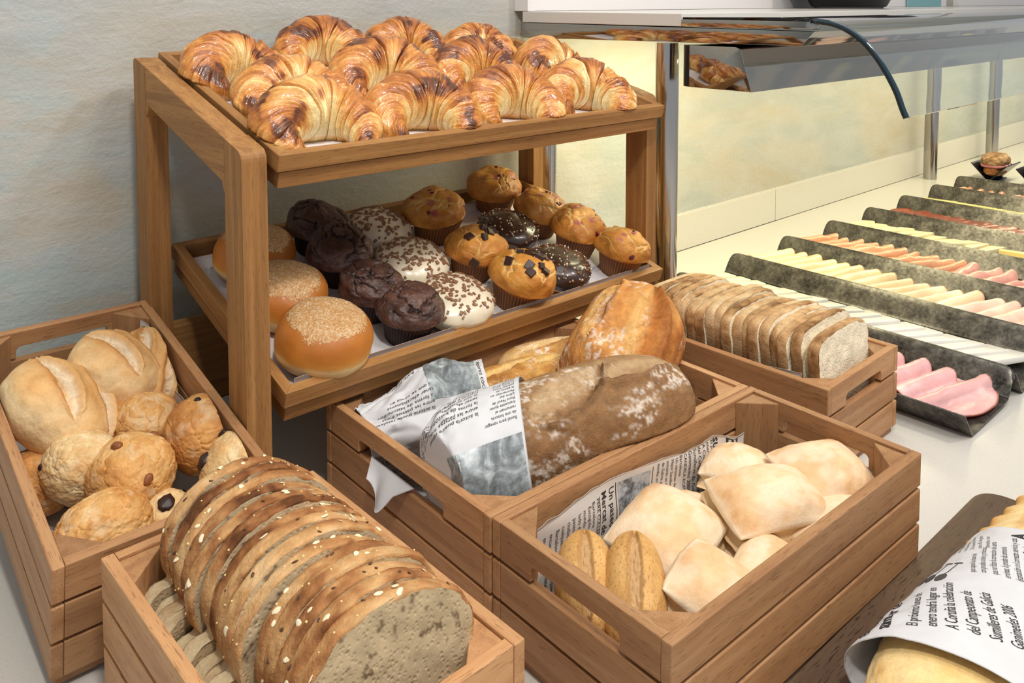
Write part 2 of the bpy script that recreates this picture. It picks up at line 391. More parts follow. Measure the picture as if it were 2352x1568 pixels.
# ------------------------------------------------------------------ steel troughs of cold food
def trough(x, lab):
    """x = top of tall right wall"""
    L = .80; t = .0022
    e = empty('food_trough', T(x, .072, 0), lab, 'tray', 'steel cold cut troughs')
    inner = cr([(-.253, .052), (-.236, .030), (-.221, .010), (-.214, .0055), (-.204, .006), (-.13, .009), (-.052, .0135), (-.043, .017), (-.036, .026), (-.014, .062), (-.004, .064)], 4)
    tg = np.gradient(inner, axis=0); nn_ = np.stack([-tg[:, 1], tg[:, 0]], 1); nn_ /= np.linalg.norm(nn_, axis=1)[:, None]
    a = inner; b = inner-nn_*t; n = len(a); NY = 2
    # rounded outline at the tall wall corners
    V = []
    for j in range(9):
        y = [0, .004, .010, .02, L/2, L-.02, L-.010, L-.004, L][j]
        cut = [.016, .007, .0025, 0, 0, 0, .0025, .007, .016][j]
        for q in (a, b):
            z = q[:, 1].copy(); xx = q[:, 0].copy()
            k = sst(.03, .064, z)*(xx > -.06); V += [(xx[i]-cut*k[i]*.45, y, z[i]-cut*k[i]) for i in range(n)]
    F = []
    for j in range(8):
        o = j*2*n; p = (j+1)*2*n
        for k in range(n-1): F += [(o+k, p+k, p+k+1, o+k+1), (o+n+k, o+n+k+1, p+n+k+1, p+n+k)]
        F += [(o, o+n, p+n, p), (o+n-1, p+n-1, p+2*n-1, o+2*n-1)]
    for o in (0, 8*2*n):
        for k in range(n-1): F.append((o+k, o+k+1, o+n+k+1, o+n+k) if o == 0 else (o+k, o+n+k, o+n+k+1, o+k+1))
    put('trough_body', mesh('trough_body', V, F, AGED), e).data.set_sharp_from_angle(angle=rad(45))
    MB().box((-.19, .02, 0), (-.05, L-.02, .004), .001).build('base_plate', AGED, e)
    return e
food = ['cooked pink ham in the front trough', 'feta', 'turkey', 'cured ham', 'brie', 'chorizo', 'yellow cheese', 'folded ham']
TX = [1.164, 1.414, 1.680, 1.9505, 2.2134, 2.481, 2.7525, 2.9936]
for x, f in zip(TX, ('long grey steel trough holding pink cooked ham, nearest the crates', 'long grey steel trough holding white cheese slices', 'long grey steel trough holding pale turkey slices',
    'long grey steel trough holding orange pink cured ham', 'long grey steel trough holding soft brie wedges', 'long grey steel trough holding dark red chorizo',
    'long grey steel trough holding thin yellow cheese slices', 'long grey steel trough holding folded brown ham, farthest from crates')): trough(x, f)
# ------------------------------------------------------------------ slatted crates
def crate(mat4, w, d, label, tone, long_x, h=.158, slot_sides=(0, 1), skirt=0):
    """local origin: front-left bottom corner; long slats run along x if long_x"""
    random.seed(int(w*1000)+int(d*777)+int(tone*99))
    e = empty('slatted_crate', mat4, label, 'crate', None)
    t = .0135; sh = .045; pt = .0497
    tt = lambda: min(1, max(0, tone+random.uniform(-.22, .22)))
    lx = long_x
    for i in range(3):
        z1 = h-i*pt; z0 = z1-sh
        for s in (0, 1):
            if lx: MB().box((0, (d-t)*s, z0), (w, (d-t)*s+t, z1), .0016, 0).build('long_slat', BEECH, e, tint=tt())
            else: MB().box(((w-t)*s, 0, z0), ((w-t)*s+t, d, z1), .0016, 1).build('long_slat', BEECH, e, tint=tt())
            a0, a1 = (t+.0003, (d if lx else w)-t-.0003); p0 = ((w if lx else d)-t)*s+.0006*(1-s); p1 = p0+t-.0006
            if i == 0 and s in slot_sides:
                L = a1-a0; c0 = a0+L*.22; c1 = a1-L*.22; hh = .019; r = .007
                poly = [(a0, z0), (c0, z0)]+[(c0+r-r*math.cos(q), z0+hh-r+r*math.sin(q)) for q in (0, .5, 1., PI/2)]+[(c1-r+r*math.cos(q), z0+hh-r+r*math.sin(q)) for q in (PI/2, 1., .5, 0)]+[(c1, z0), (a1, z0), (a1, z1), (a0, z1)]
                MB().prism(poly, p0, p1, 'X' if lx else 'Y', .001, 1 if lx else 0).build('short_slat', BEECH, e, tint=tt())
            else:
                (MB().box((p0, a0, z0), (p1, a1, z1), .0013, 1) if lx else MB().box((a0, p0, z0), (a1, p1, z1), .0013, 0)).build('short_slat', BEECH, e, tint=tt())
    q = .046
    for sx in (0, 1):
        for sy in (0, 1):
            x0 = t+.0003 if sx == 0 else w-t-.0003; y0 = t+.0003 if sy == 0 else d-t-.0003; dx = q if sx == 0 else -q; dy = q if sy == 0 else -q
            poly = [(x0, y0), (x0+dx, y0), (x0+dx*.92, y0+dy*.08+dy*.02), (x0+dx*.10, y0+dy*.92), (x0, y0+dy)]
            if dx*dy < 0: poly = poly[::-1]
            MB().prism(poly, .0135, h-.0035, 'Z', .0012, 2).build('corner_block', BEECH, e, tint=max(0, tt()-.25))
    MB().box((.006, .006, 0.0005-skirt), (w-.006, d-.006, .0128), .001, 0 if lx else 1).build('base_board', BEECH, e, tint=max(0, tone-.3))
    return e
A_M = Matrix.Translation((-.4085, .5354, .004)) @ Matrix.Rotation(-.0173, 4, 'Z') @ Matrix.Rotation(.1789, 4, 'X')
B_M = T(-.3648, .0796, .018, .0143)
C_M = T(.0035, .2693, 0, -.019)
D_M = T(.6109, .167, 0, .0187)
E_M = T(0, 0, 0, -.019)
crate(A_M, .268, .53, 'tilted beech crate at left full of round rolls', .42, False)
crate(B_M, .2531, .3897, 'pale beech crate in the front holding sliced seeded bread', .85, False, h=.158, slot_sides=(), skirt=.018)
crate(C_M, .53, .3985, 'beech crate under the muffin tray holding long paper-wrapped loaves', .5, True, h=.1575)
crate(D_M, .258, .407, 'small beech crate beside steel pole holding sliced white bread', .45, False)
crate(E_M, .53, .2675, 'reddish beech crate at the front right holding square ciabatta rolls', .25, True)

# ------------------------------------------------------------------ oak display stand and its two trays
st = empty('display_stand', T(0, 0, 0), 'oak two-tier display stand carrying the croissant and muffin trays', 'stand')
def rp(pts, r, n=5):     # round a polygon's corners
    out = []
    for i, p in enumerate(pts):
        p = Vector(p); a = Vector(pts[i-1]); b = Vector(pts[(i+1) % len(pts)]); rr = min(r[i] if hasattr(r, '__len__') else r, (a-p).length*.45, (b-p).length*.45)
        if rr <= 0: out.append(tuple(p)); continue
        p0 = p+(a-p).normalized()*rr; p1 = p+(b-p).normalized()*rr
        for k in range(n+1):
            t = k/n; out.append(tuple(p0*(1-t)**2+p*2*t*(1-t)+p1*t*t))
    return out
ta = math.tan(rad(14.8))
yf0, yf1, yb0, yb1 = .6244, .6810, .9950, 1.0480
ztop = lambda y: .5610+(y-.6244)*ta
for x0, x1, tn in ((-.1355, -.0985, .5), (.7565, .788, .45)):
    if x0 > 0: yf0, yf1 = .652, .708
    MB().prism(rp([(yf0, 0), (yf1, 0), (yf1, ztop(yf1)), (yf0, ztop(yf0))], [.002, .002, 0, .014]), x0, x1, 'X', .002, 2).build('post', OAK, st, tint=tn)
    MB().prism(rp([(yb0, 0), (yb1, 0), (yb1, ztop(yb1)), (yb0, ztop(yb0))], [.002, .002, .014, 0]), x0, x1, 'X', .002, 2).build('post', OAK, st, tint=tn-.1)
    rz = .066
    MB().prism([(yf1+.0003, ztop(yf1)-rz-.02), (yf1+.012, ztop(yf1)-rz+.003), (yb0-.012, ztop(yb0)-rz), (yb0-.0003, ztop(yb0)-rz-.02), (yb0-.0003, ztop(yb0)), (yf1+.0003, ztop(yf1))], x0+.0008, x1-.0008, 'X', .0018, 1).build('side_rail', OAK, st, tint=tn+.12)
    MB().prism([(yf1+.0003, .06), (yb0-.0003, .06), (yb0-.0003, .20), (yf1+.0003, .125)], x0+.008, x1-.008, 'X', .0018, 1).build('lower_rail', OAK, st, tint=tn-.1)
MB().box((-.0983, yb0+.01, .05), (.7688, yb1-.01, .20), .0015, 0).build('back_rail', OAK, st, tint=.25)
for zc, y0 in ((.583, 0), (.275, 0)):
    for yy in (yf1-.03, yb0+.02):
        zz = zc-.0265+(yy-yf0)*ta-(.0 if zc > .5 else .04)
K = 1.018; WT = .845
O1 = Vector((-.0901, .6046, .5550)); TAU1 = rad(15.2); L1 = .468
O2 = Vector((-.0839, .6092, .2157)); TAU2 = rad(16.3); L2 = .443
def tray(O, tau, L, label, tn):
    random.seed(int(L*1e4))
    e = empty('display_tray', Matrix.Translation(O) @ Matrix.Rotation(tau, 4, 'X'), label, 'tray')
    t = .0165
    for (z0, z1, ins, tk) in ((-.0255, 0, 0, t), (-.0535, -.0290, .006, t+.003)):
        a, b, c, d = ins, WT-ins, ins, L-ins
        for poly, ax in (([(a, c), (b, c), (b-tk, c+tk), (a+tk, c+tk)], 0), ([(a, d), (a+tk, d-tk), (b-tk, d-tk), (b, d)], 0), ([(a, c), (a+tk, c+tk), (a+tk, d-tk), (a, d)], 1), ([(b, c), (b, d), (b-tk, d-tk), (b-tk, c+tk)], 1)):
            MB().prism(poly, z0, z1, 'Z', .0009, ax).build('upper_rim' if ins == 0 else 'lower_rim', OAK, e, tint=tn+random.uniform(-.15, .15))
    mb = MB().box((.011, .011, -.0292), (WT-.011, L-.011, -.0253), 0, 0); mb.box((.024, .024, -.0440), (WT-.024, L-.024, -.0390), .0004, 0)
    mb.build('tray_board', OAK, e, tint=tn-.2)
    return e
tray(O1, TAU1, L1, 'upper oak tray full of croissants', .55)
tray(O2, TAU2, L2, 'lower oak tray full of muffins and doughnuts', .45)
TRAYM = [Matrix.Translation(O1) @ Matrix.Rotation(TAU1, 4, 'X'), Matrix.Translation(O2) @ Matrix.Rotation(TAU2, 4, 'X')]
def onT(k, a, b, rz=0, n=-.0246, rx=0, ry=0):
    O, tau = ((O1, TAU1), (O2, TAU2))[k]
    return Matrix.Translation(O) @ Matrix.Rotation(tau, 4, 'X') @ T(a*K, b*K, n, rz, rx, ry)
# ------------------------------------------------------------------ dark cutting board
pb = rp([(.12, -.62), (.775, -.62), (.775, -.0045), (.12, -.0045)], [.02, .02, .045, .02], 8)
MB().prism(pb, .0003, .012, 'Z', .0015, 0).build('cutting_board', DARKW, tint=.5)
tag(bpy.data.objects['cutting_board'], 'dark wooden cutting board under the paper-wrapped pastry, lower right', 'board')
# ------------------------------------------------------------------ croissants
BROWN = [(0, '#f4e2ab'), (.22, '#ebc67f'), (.42, '#d9974a'), (.6, '#c07630'), (.8, '#92501f'), (1, '#5e3012')]
def croissant(seed, w=.175, fat=1., th=2.5, mat4=None):
    rs = np.random.RandomState(seed)
    nt, nv = 300, 100
    t = np.linspace(-1, 1, nt)[:, None]*np.ones((1, nv)); v = np.ones((nt, 1))*np.linspace(0, 2*PI, nv, endpoint=False)[None, :]
    t = t.ravel(); v = v.ravel(); at = np.abs(t)
    Rm = w*.185*fat; ax_ = w*.315; ay_ = w*.245
    # skewed wrap boundaries
    tb = t+.035*np.sin(v+rs.uniform(0, 6))+.02*np.sin(2*v+rs.uniform(0, 6)); ab = np.abs(tb)
    B = [0.17+rs.uniform(-.02, .02), .37+rs.uniform(-.02, .02), .55+rs.uniform(-.02, .02), .71, .84, .94]
    edges = [0]+B+[1.02]
    base = np.maximum(1-at**2.4, 0)**.60*(1+.16*np.cos(at*PI))+.02
    saw = np.zeros_like(t); seg = np.zeros_like(t); pos = np.zeros_like(t)
    for i in range(len(edges)-1):
        mk = (ab >= edges[i]) & (ab < edges[i+1]); p = (ab-edges[i])/(edges[i+1]-edges[i])
        s_ = 1-.35*p if i else 1-.0*p
        s_ = s_*(1-sst(.90, 1.0, p)*.55); s_ = s_*(.55+.45*sst(0, .12, p)) if i else s_
        saw = np.where(mk, s_, saw); seg = np.where(mk, i, seg); pos = np.where(mk, p, pos)
    r = Rm*base*(.74+.34*saw)
    ang = t*th*(1+0*t)
    P3 = np.stack([np.sin(ang)*ax_, np.cos(ang)*ay_-.02*w, 0*t], 1)
    nx = np.stack([np.sin(ang), np.cos(ang), 0*t], 1)   # outward
    cx = np.cos(v); sz = np.sin(v)
    q = np.stack([t*5, np.cos(v)*1.2, np.sin(v)*1.2], 1)
    r = r*(1+.07*fbm(q*1.3, seed, 3))+.0016*fbm(np.stack([tb*70, cx*1.2, sz*1.2], 1), seed+5, 3)
    zc = r*.80
    lift = .010*fbm(np.stack([t*2, 0*t, 0*t+seed], 1), seed+9, 2)
    V = P3+nx*(r*cx*1.0)[:, None]+np.stack([0*t, 0*t, zc+r*sz*.92+lift*0], 1)
    V[:, 2] = np.where(V[:, 2] < .004, .0005+.001*np.abs(V[:, 2]), V[:, 2])
    V = squash(V, mat4, TRAYM[0], .0175, WT-.0175, .0175, L1-.0175, zt=-.002, k=.003)
    # colour: browned on top of each wrap, pale in the laminated grooves
    up = sz
    stripes = fbm(np.stack([tb*46+seed, cx*.9, sz*.9], 1), seed+2, 4, .7)
    patch = fbm(np.stack([t*4, cx*1.3, sz*1.3], 1), seed+3, 3)
    fine = fbm(np.stack([tb*120, cx*2.5, sz*2.5], 1), seed+8, 2)
    b = .33+.24*up+.30*patch+.34*stripes+.18*fine
    b += .20*sst(.25, .95, pos)*(saw > .5)+.16*sst(.45, 1, at)+.16*(saw-.7)
    b -= .42*sst(.10, 0, pos)*(seg > 0)
    b -= .22*sst(.2, 1., -cx)*sst(-.5, .6, 1-up)       # pale inner curve
    b += .20*(np.array(rs.uniform(-1, 1, 8))[seg.astype(int)])
    b += .45*sst(.15, .42, patch)*sst(.0, .8, up)
    b = np.where(up < -.55, b*.6+.25, b)
    col = ramp(b*.86+.02, BROWN)
    mb = mesh('croissant', V, grid(nt, nv, False, True), FLAKY, col=col)
    return mb
def add(name, me, mat4, label, cat, group=None):
    o = put(name, me, None, mat4); return tag(o, label, cat, group)
CR = [  # a, b, rz, width, fat, label
 (.088, .325, .30, .180, 1.0, 'pale golden croissant in the back left corner of the top tray'),
 (.285, .400, -.55, .168, 1.12, 'tall browned croissant second from left along the back edge'),
 (.480, .400, -.35, .162, 1.1, 'brown croissant third from left along the back edge'),
 (.655, .375, -.45, .150, 1.1, 'striped brown croissant fourth from left along the back edge'),
 (.745, .220, .25, .176, 1.05, 'ring-shaped croissant with touching tips at the right of the middle row'),
 (.320, .225, -.35, .192, 1.08, 'large brown croissant at the centre of the top tray'),
 (.528, .222, -.25, .176, 1.1, 'golden croissant right of the large central one'),
 (.120, .182, -.10, .190, .95, 'pale glossy croissant behind the front left one'),
 (.098, .062, .0, .188, 1.02, 'dark glossy croissant in the front left corner of the top tray'),
 (.285, .058, -.25, .184, 1.05, 'glossy croissant second from left along the front edge'),
 (.485, .062, -.35, .176, 1.08, 'croissant with a wide open flap, third along the front edge'),
 (.672, .060, -.50, .176, 1.12, 'long-ridged croissant in the front right corner of the top tray'),
]
for i, (a, b, rz, w_, fat, lab) in enumerate(CR):
    o = add('croissant', croissant(40+i*7, w_*1.15, fat*1.04, mat4=onT(0, a, b, rz)), onT(0, a, b, rz), lab, 'croissant', 'croissants on the top tray')

# ------------------------------------------------------------------ generic round shapes
def blob(n, sx, sy, sz, pw=2.0, flat=.25):
    D, F = cubesphere(n); d = np.abs(D)
    r = (d[:, 0]**pw+d[:, 1]**pw+d[:, 2]**pw)**(-1/pw)
    V = D*r[:, None]*np.array([sx, sy, sz]); V[:, 2] = np.where(V[:, 2] < -sz*(1-flat), -sz*(1-flat)+(V[:, 2]+sz*(1-flat))*.12, V[:, 2]); V[:, 2] -= V[:, 2].min()
    return V, D, F
def child_shape(kind, s):
    mb = MB()
    if kind == 'chunk': mb.box((-s, -s*.9, -s*.5), (s, s*.9, s*.5), s*.12)
    elif kind == 'chip': mb.box((-s, -s*.6, -s*.35), (s, s*.6, s*.35), s*.2, seg=1)
    else:
        bm = bmesh.new(); bmesh.ops.create_icosphere(bm, subdivisions=2, radius=s)
        for v in bm.verts: v.co.z *= .6; v.co.x *= 1.25
        mb.bm(bm)
    return mb
def orient(p, n, spin=0):
    n = Vector(n).normalized(); q = n.to_track_quat('Z', 'Y').to_matrix().to_4x4()
    return Matrix.Translation(p) @ q @ Matrix.Rotation(spin, 4, 'Z')
# ------------------------------------------------------------------ muffins
def muffin(seed, mat4, kind, w, lab, group, lean=(0, 0)):
    rs = np.random.RandomState(seed); e = empty('muffin', mat4, lab, 'muffin', group)
    r0, r1, hc = w*.305, w*.40, w*.40
    # paper cup with pleats
    nv, nh = 192, 10; a = np.linspace(0, 2*PI, nv, endpoint=False)
    V = []
    for j in range(nh):
        t = j/(nh-1); rr = r0+(r1-r0)*t+np.where(np.arange(nv) % 4 < 2, .0011, -.0011)*(.35+.65*t)
        V.append(np.stack([rr*np.cos(a), rr*np.sin(a), np.full(nv, .0006+hc*t)], 1))
    V = np.concatenate([np.array([[0, 0, .0006]]).repeat(nv, 0)]+V)
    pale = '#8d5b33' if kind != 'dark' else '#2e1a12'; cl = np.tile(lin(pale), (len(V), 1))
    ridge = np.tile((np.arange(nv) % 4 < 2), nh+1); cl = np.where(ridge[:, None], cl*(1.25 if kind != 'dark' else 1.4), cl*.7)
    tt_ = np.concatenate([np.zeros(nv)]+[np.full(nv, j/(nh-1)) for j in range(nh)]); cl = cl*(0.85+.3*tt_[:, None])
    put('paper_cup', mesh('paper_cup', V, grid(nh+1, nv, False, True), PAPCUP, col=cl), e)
    # crown
    D, F = cubesphere(52); phi = np.arctan2(D[:, 1], D[:, 0]); el = D[:, 2]
    rx = w*.5*(1+.05*fbm(D*1.4, seed, 2)); hz = w*(.36+rs.uniform(-.02, .05))
    px = rs.uniform(-.12, .12); py = rs.uniform(-.12, .12)
    up = np.clip(el, 0, 1)
    V = np.stack([D[:, 0]*rx, D[:, 1]*rx, np.where(el > 0, np.sign(el)*np.abs(el)**.9*hz, el*w*.16)], 1)
    V[:, 0] += px*w*up**2; V[:, 1] += py*w*up**2
    q = D*3.0+seed; q2 = q+.6*np.stack([fbm(q, seed+1, 3), fbm(q, seed+2, 3), fbm(q, seed+3, 3)], 1)
    d1, d2_ = worley(q2*(.42 if kind == 'dark' else .33), seed); crack = sst(.07, .0, d2_-d1)*sst(.25, .7, el)
    lump = fbm(D*(3.0 if kind == 'dark' else 4.5), seed+4, 4)
    disp = w*((.040 if kind == 'dark' else .012)*lump+.03*fbm(D*1.6, seed+6, 2)*2-(.055 if kind == 'dark' else .022)*crack)
    Nn = V/np.array([w*.5, w*.5, w*.42])**2; Nn /= np.linalg.norm(Nn, axis=1)[:, None]+1e-9
    V = V+Nn*disp[:, None]*sst(-.35, .1, el)[:, None]
    rr_ = np.hypot(V[:, 0], V[:, 1]); lim = np.where(el < -.15, r1*.97, 9); k = np.minimum(1, lim/np.maximum(rr_, 1e-6)); V[:, 0] *= k; V[:, 1] *= k
    V[:, 2] += hc+w*.02
    pt = fbm(D*2.5, seed+7, 4)
    if kind == 'dark': col = ramp(.45+.5*pt+.25*lump-.6*crack, [(0, '#2a1812'), (.45, '#50342a'), (1, '#775244')])
    else:
        col = ramp(.45+.35*pt+.25*(1-up)-.5*crack*0+.1*lump, [(0, '#e8b75f'), (.4, '#d2933f'), (.7, '#b87329'), (1, '#8e4f1c')])
        col = mixc(col, '#efcf86', crack*.7)
        if kind == 'berry':
            for _ in range(5):
                th_, ph = rs.uniform(.1, 1.1), rs.uniform(0, 6.28); c = np.array([math.sin(th_)*math.cos(ph), math.sin(th_)*math.sin(ph), math.cos(th_)])
                dd = np.linalg.norm(D-c, axis=1)+.12*fbm(D*7, seed+11, 2); col = mixc(col, '#a03a56', sst(.2, .04, dd)*.75)
    bsc = .5
    mt = Matrix.Rotation(lean[0], 4, 'X') @ Matrix.Rotation(lean[1], 4, 'Y')
    V = V @ np.array(mt.to_3x3()).T
    crn = put('crown', mesh('crown', V, F, CHOCO if kind == 'dark' else MUFF, col=col), e)
    me_ch = None
    if kind in ('berry', 'chunk'):
        cnt = 7 if kind == 'berry' else (16 if seed % 2 else 10)
        for i in range(cnt):
            if kind == 'chunk': th_, ph = abs(rs.normal(.55, .35)), rs.uniform(-2.6, 1.2) if i % 4 else rs.uniform(0, 6.28)
            else: th_, ph = rs.uniform(.15, 1.35), rs.uniform(0, 6.28) if i % 3 == 0 else rs.uniform(-2.6, .6)
            c = np.array([math.sin(th_)*math.cos(ph), math.sin(th_)*math.sin(ph), math.cos(th_)])
            j = np.argmin(np.linalg.norm(D-c, axis=1)); nn_ = (Nn[j] @ np.array(mt.to_3x3()).T)
            s = rs.uniform(.0058, .0082) if kind == 'chunk' else rs.uniform(.0046, .0066)
            ch = child_shape('chunk' if kind == 'chunk' else 'berry', s); m4 = orient(Vector(V[j])+Vector(nn_)*s*(.12 if kind == 'chunk' else -.45), nn_+rs.uniform(-.4, .4, 3), rs.uniform(0, 3))
            o = ch.build('chocolate_chunk' if kind == 'chunk' else 'berry', DCHIP if kind == 'chunk' else BERRY, crn, m4, smooth=kind == 'berry')
    return e
PAPCUP = baked('baking_paper', .6, 0, 30, .05, .06)
G1 = 'muffins on the lower tray'
for i, (a, b, w_, lab) in enumerate(((.238, .350, .112, 'rearmost dark chocolate muffin, by the back edge'), (.225, .247, .114, 'cracked dark chocolate muffin, second from the back edge'),
        (.221, .135, .109, 'dark chocolate muffin, third from the back edge'), (.243, .052, .108, 'shiny dark chocolate muffin nearest the front rim'))):
    muffin(210+i*3, onT(1, a+.004, b+.012, i), 'dark', w_*1.06, lab, G1, ((0, 0), (-.05, 0), (0, .05), (.06, 0))[i])
for i, (a, b, w_, lab) in enumerate(((.486, .310, .124, 'berry muffin leaning over, left of the others at the back'), (.684, .362, .116, 'berry muffin farthest in the back right corner'),
        (.712, .245, .114, 'berry muffin in front of the rear corner one'), (.730, .147, .114, 'berry muffin second from the front right corner'), (.762, .052, .113, 'berry muffin in the front right corner of the tray'))):
    muffin(301+i*5, onT(1, a, b+.008, -.6+i*.5), 'berry', w_*1.05, lab, G1, ((0, -.16), (-.02, -.14), (0, 0), (0, .05), (.05, .05))[i])
for i, (a, b, w_, lab) in enumerate(((.472, .172, .116, 'golden muffin with few chocolate chunks, behind the front one'), (.486, .060, .120, 'golden muffin covered in chocolate chunks near the front rim'))):
    muffin(402+i*3, onT(1, a, b+.004, .2), 'chunk', w_*1.06, lab, G1, (.06*i, .04*i))
# ------------------------------------------------------------------ doughnuts
def doughnut(seed, mat4, kind, w, lab, group):
    rs = np.random.RandomState(seed); e = empty('doughnut', mat4, lab, 'doughnut', group)
    h = w*(.33 if kind == 'sugar' else .25)
    V, D, F = blob(60, w*.5, w*.5, h, 2.35, .12)
    V[:, :2] *= (1+.025*fbm(D*1.5, seed, 2))[:, None]; V[:, 2] *= 1+.05*fbm(D*1.8, seed+1, 2)
    z = V[:, 2]/V[:, 2].max(); n1 = fbm(D*2.5, seed+2, 3); n2 = fbm(D*9, seed+3, 3)
    col = ramp(sst(.12, .75, z)*.9+.12*n1, [(0, '#b9783a'), (.12, '#e6c184'), (.3, '#f0d196'), (.45, '#d99b47'), (.7, '#c47a2b'), (1, '#ad6622')])
    rr = np.hypot(V[:, 0], V[:, 1])/(w*.5)
    put('dough', mesh('dough', V, F, DOUGH, col=col), e)
    V2, D2, F2 = blob(110 if kind == 'sugar' else 72, w*.5, w*.5, h, 2.35, .12)
    V2[:, :2] *= (1+.025*fbm(D2*1.5, seed, 2))[:, None]; V2[:, 2] *= 1+.05*fbm(D2*1.8, seed+1, 2)
    z2 = V2[:, 2]/V2[:, 2].max(); rr2 = np.hypot(V2[:, 0], V2[:, 1])/(w*.5)
    ph = np.arctan2(D2[:, 1], D2[:, 0])
    if kind == 'sugar':
        grains = vn(V2*900, seed)
        g2 = vn(V2*420, seed+4)
        edge = sst(.92, .70, rr2+.10*fbm(D2*5, seed, 3))*sst(.5, .7, z2)
        keep = edge+.5*vn(V2*650, seed+2)*sst(0, .3, edge) > .42
        off = .0002+.0011*np.clip(grains, 0, 1)*edge
        col2 = mixc(ramp(.5+.5*g2, [(0, '#b67f42'), (.5, '#c99a62'), (1, '#dcbd92')]), '#f3e4cc', sst(.25, .9, grains))
        nm, mt = 'sugar_coating', SUGAR
    else:
        lowz = .40+.16*fbm(np.stack([np.cos(ph)*2.2, np.sin(ph)*2.2, 0*ph], 1), seed+6, 3)
        keep = z2 > lowz-(.0 if kind == 'white' else .1)
        off = .0016*sst(0, .12, z2-lowz)+.0005
        base = '#e9dcc0' if kind == 'white' else '#3a261c'; col2 = np.tile(lin(base), (len(V2), 1))*(1+.12*fbm(D2*3, seed+8, 3))[:, None]
        nm, mt = 'icing', ICING
    Nn = V2-np.array([0, 0, h*.8]); Nn = Nn/np.array([w*.5, w*.5, h])**2; Nn /= np.linalg.norm(Nn, axis=1)[:, None]
    V2 = V2+Nn*np.atleast_1d(off)[:, None]
    Fk = F2[keep[F2].all(1)]; used = np.unique(Fk); mp = np.full(len(V2), -1); mp[used] = np.arange(len(used))
    o = put(nm, mesh(nm, V2[used], mp[Fk], mt, col=col2[used]), e)
    if kind != 'sugar':
        for knd, cnt, mtl, sz, nmm in ((('chip', 190, MCHIP, .0030, 'milk_chocolate_sprinkles'),) if kind == 'white' else (('ball', 60, WCHIP, .0019, 'white_chocolate_pearls'), ('ball', 90, MCHIP, .0022, 'milk_chocolate_pearls'))):
            mb = MB(); top = np.where((z2 > .62) & keep)[0]; k = 0
            while k < cnt:
                j = top[rs.randint(len(top))]
                if kind == 'white' and rs.rand() > sst(1.02, .55, rr2[j])+.15: continue
                s = sz*rs.uniform(.75, 1.3); m4 = orient(Vector(V2[j])+Vector(Nn[j])*s*.2, Nn[j]+rs.uniform(-.3, .3, 3), rs.uniform(0, 6)); k += 1
                if knd == 'chip': mb.box((-s, -s*.62, -s*.4), (s, s*.62, s*.4), 0, mat4=m4)
                else:
                    bm = bmesh.new(); bmesh.ops.create_icosphere(bm, subdivisions=1, radius=s); mb.bm(bm, mat4=m4)
            so = mb.build(nmm, mtl, o, smooth=knd == 'ball'); so['kind'] = 'stuff'
    return e
SUGAR = baked('sugar_crust', .5, 0, 200, .6, .1, fine=600)
G2 = 'doughnuts on the lower tray'
for a, b, w_, k, lab in ((.101, .325, .138, 'sugar', 'sugared doughnut at the back left, half behind the front post'), (.090, .195, .140, 'sugar', 'sugared doughnut in the middle of the left column'), (.094, .068, .146, 'sugar', 'large sugared doughnut in the front left corner'),
        (.358, .338, .128, 'white', 'white iced doughnut with chocolate flakes, farthest back'), (.350, .208, .133, 'white', 'white iced doughnut densely covered in chocolate flakes'), (.350, .074, .133, 'white', 'white iced doughnut with chocolate flakes by the front rim'),
        (.610, .238, .128, 'dark', 'dark chocolate iced doughnut with pearls, behind the chunk muffins'), (.610, .085, .126, 'dark', 'dark chocolate iced doughnut with dripping icing near the front')):
    doughnut(int(a*1000+b*7000), onT(1, a, b, a*9), k, w_, lab, G2)
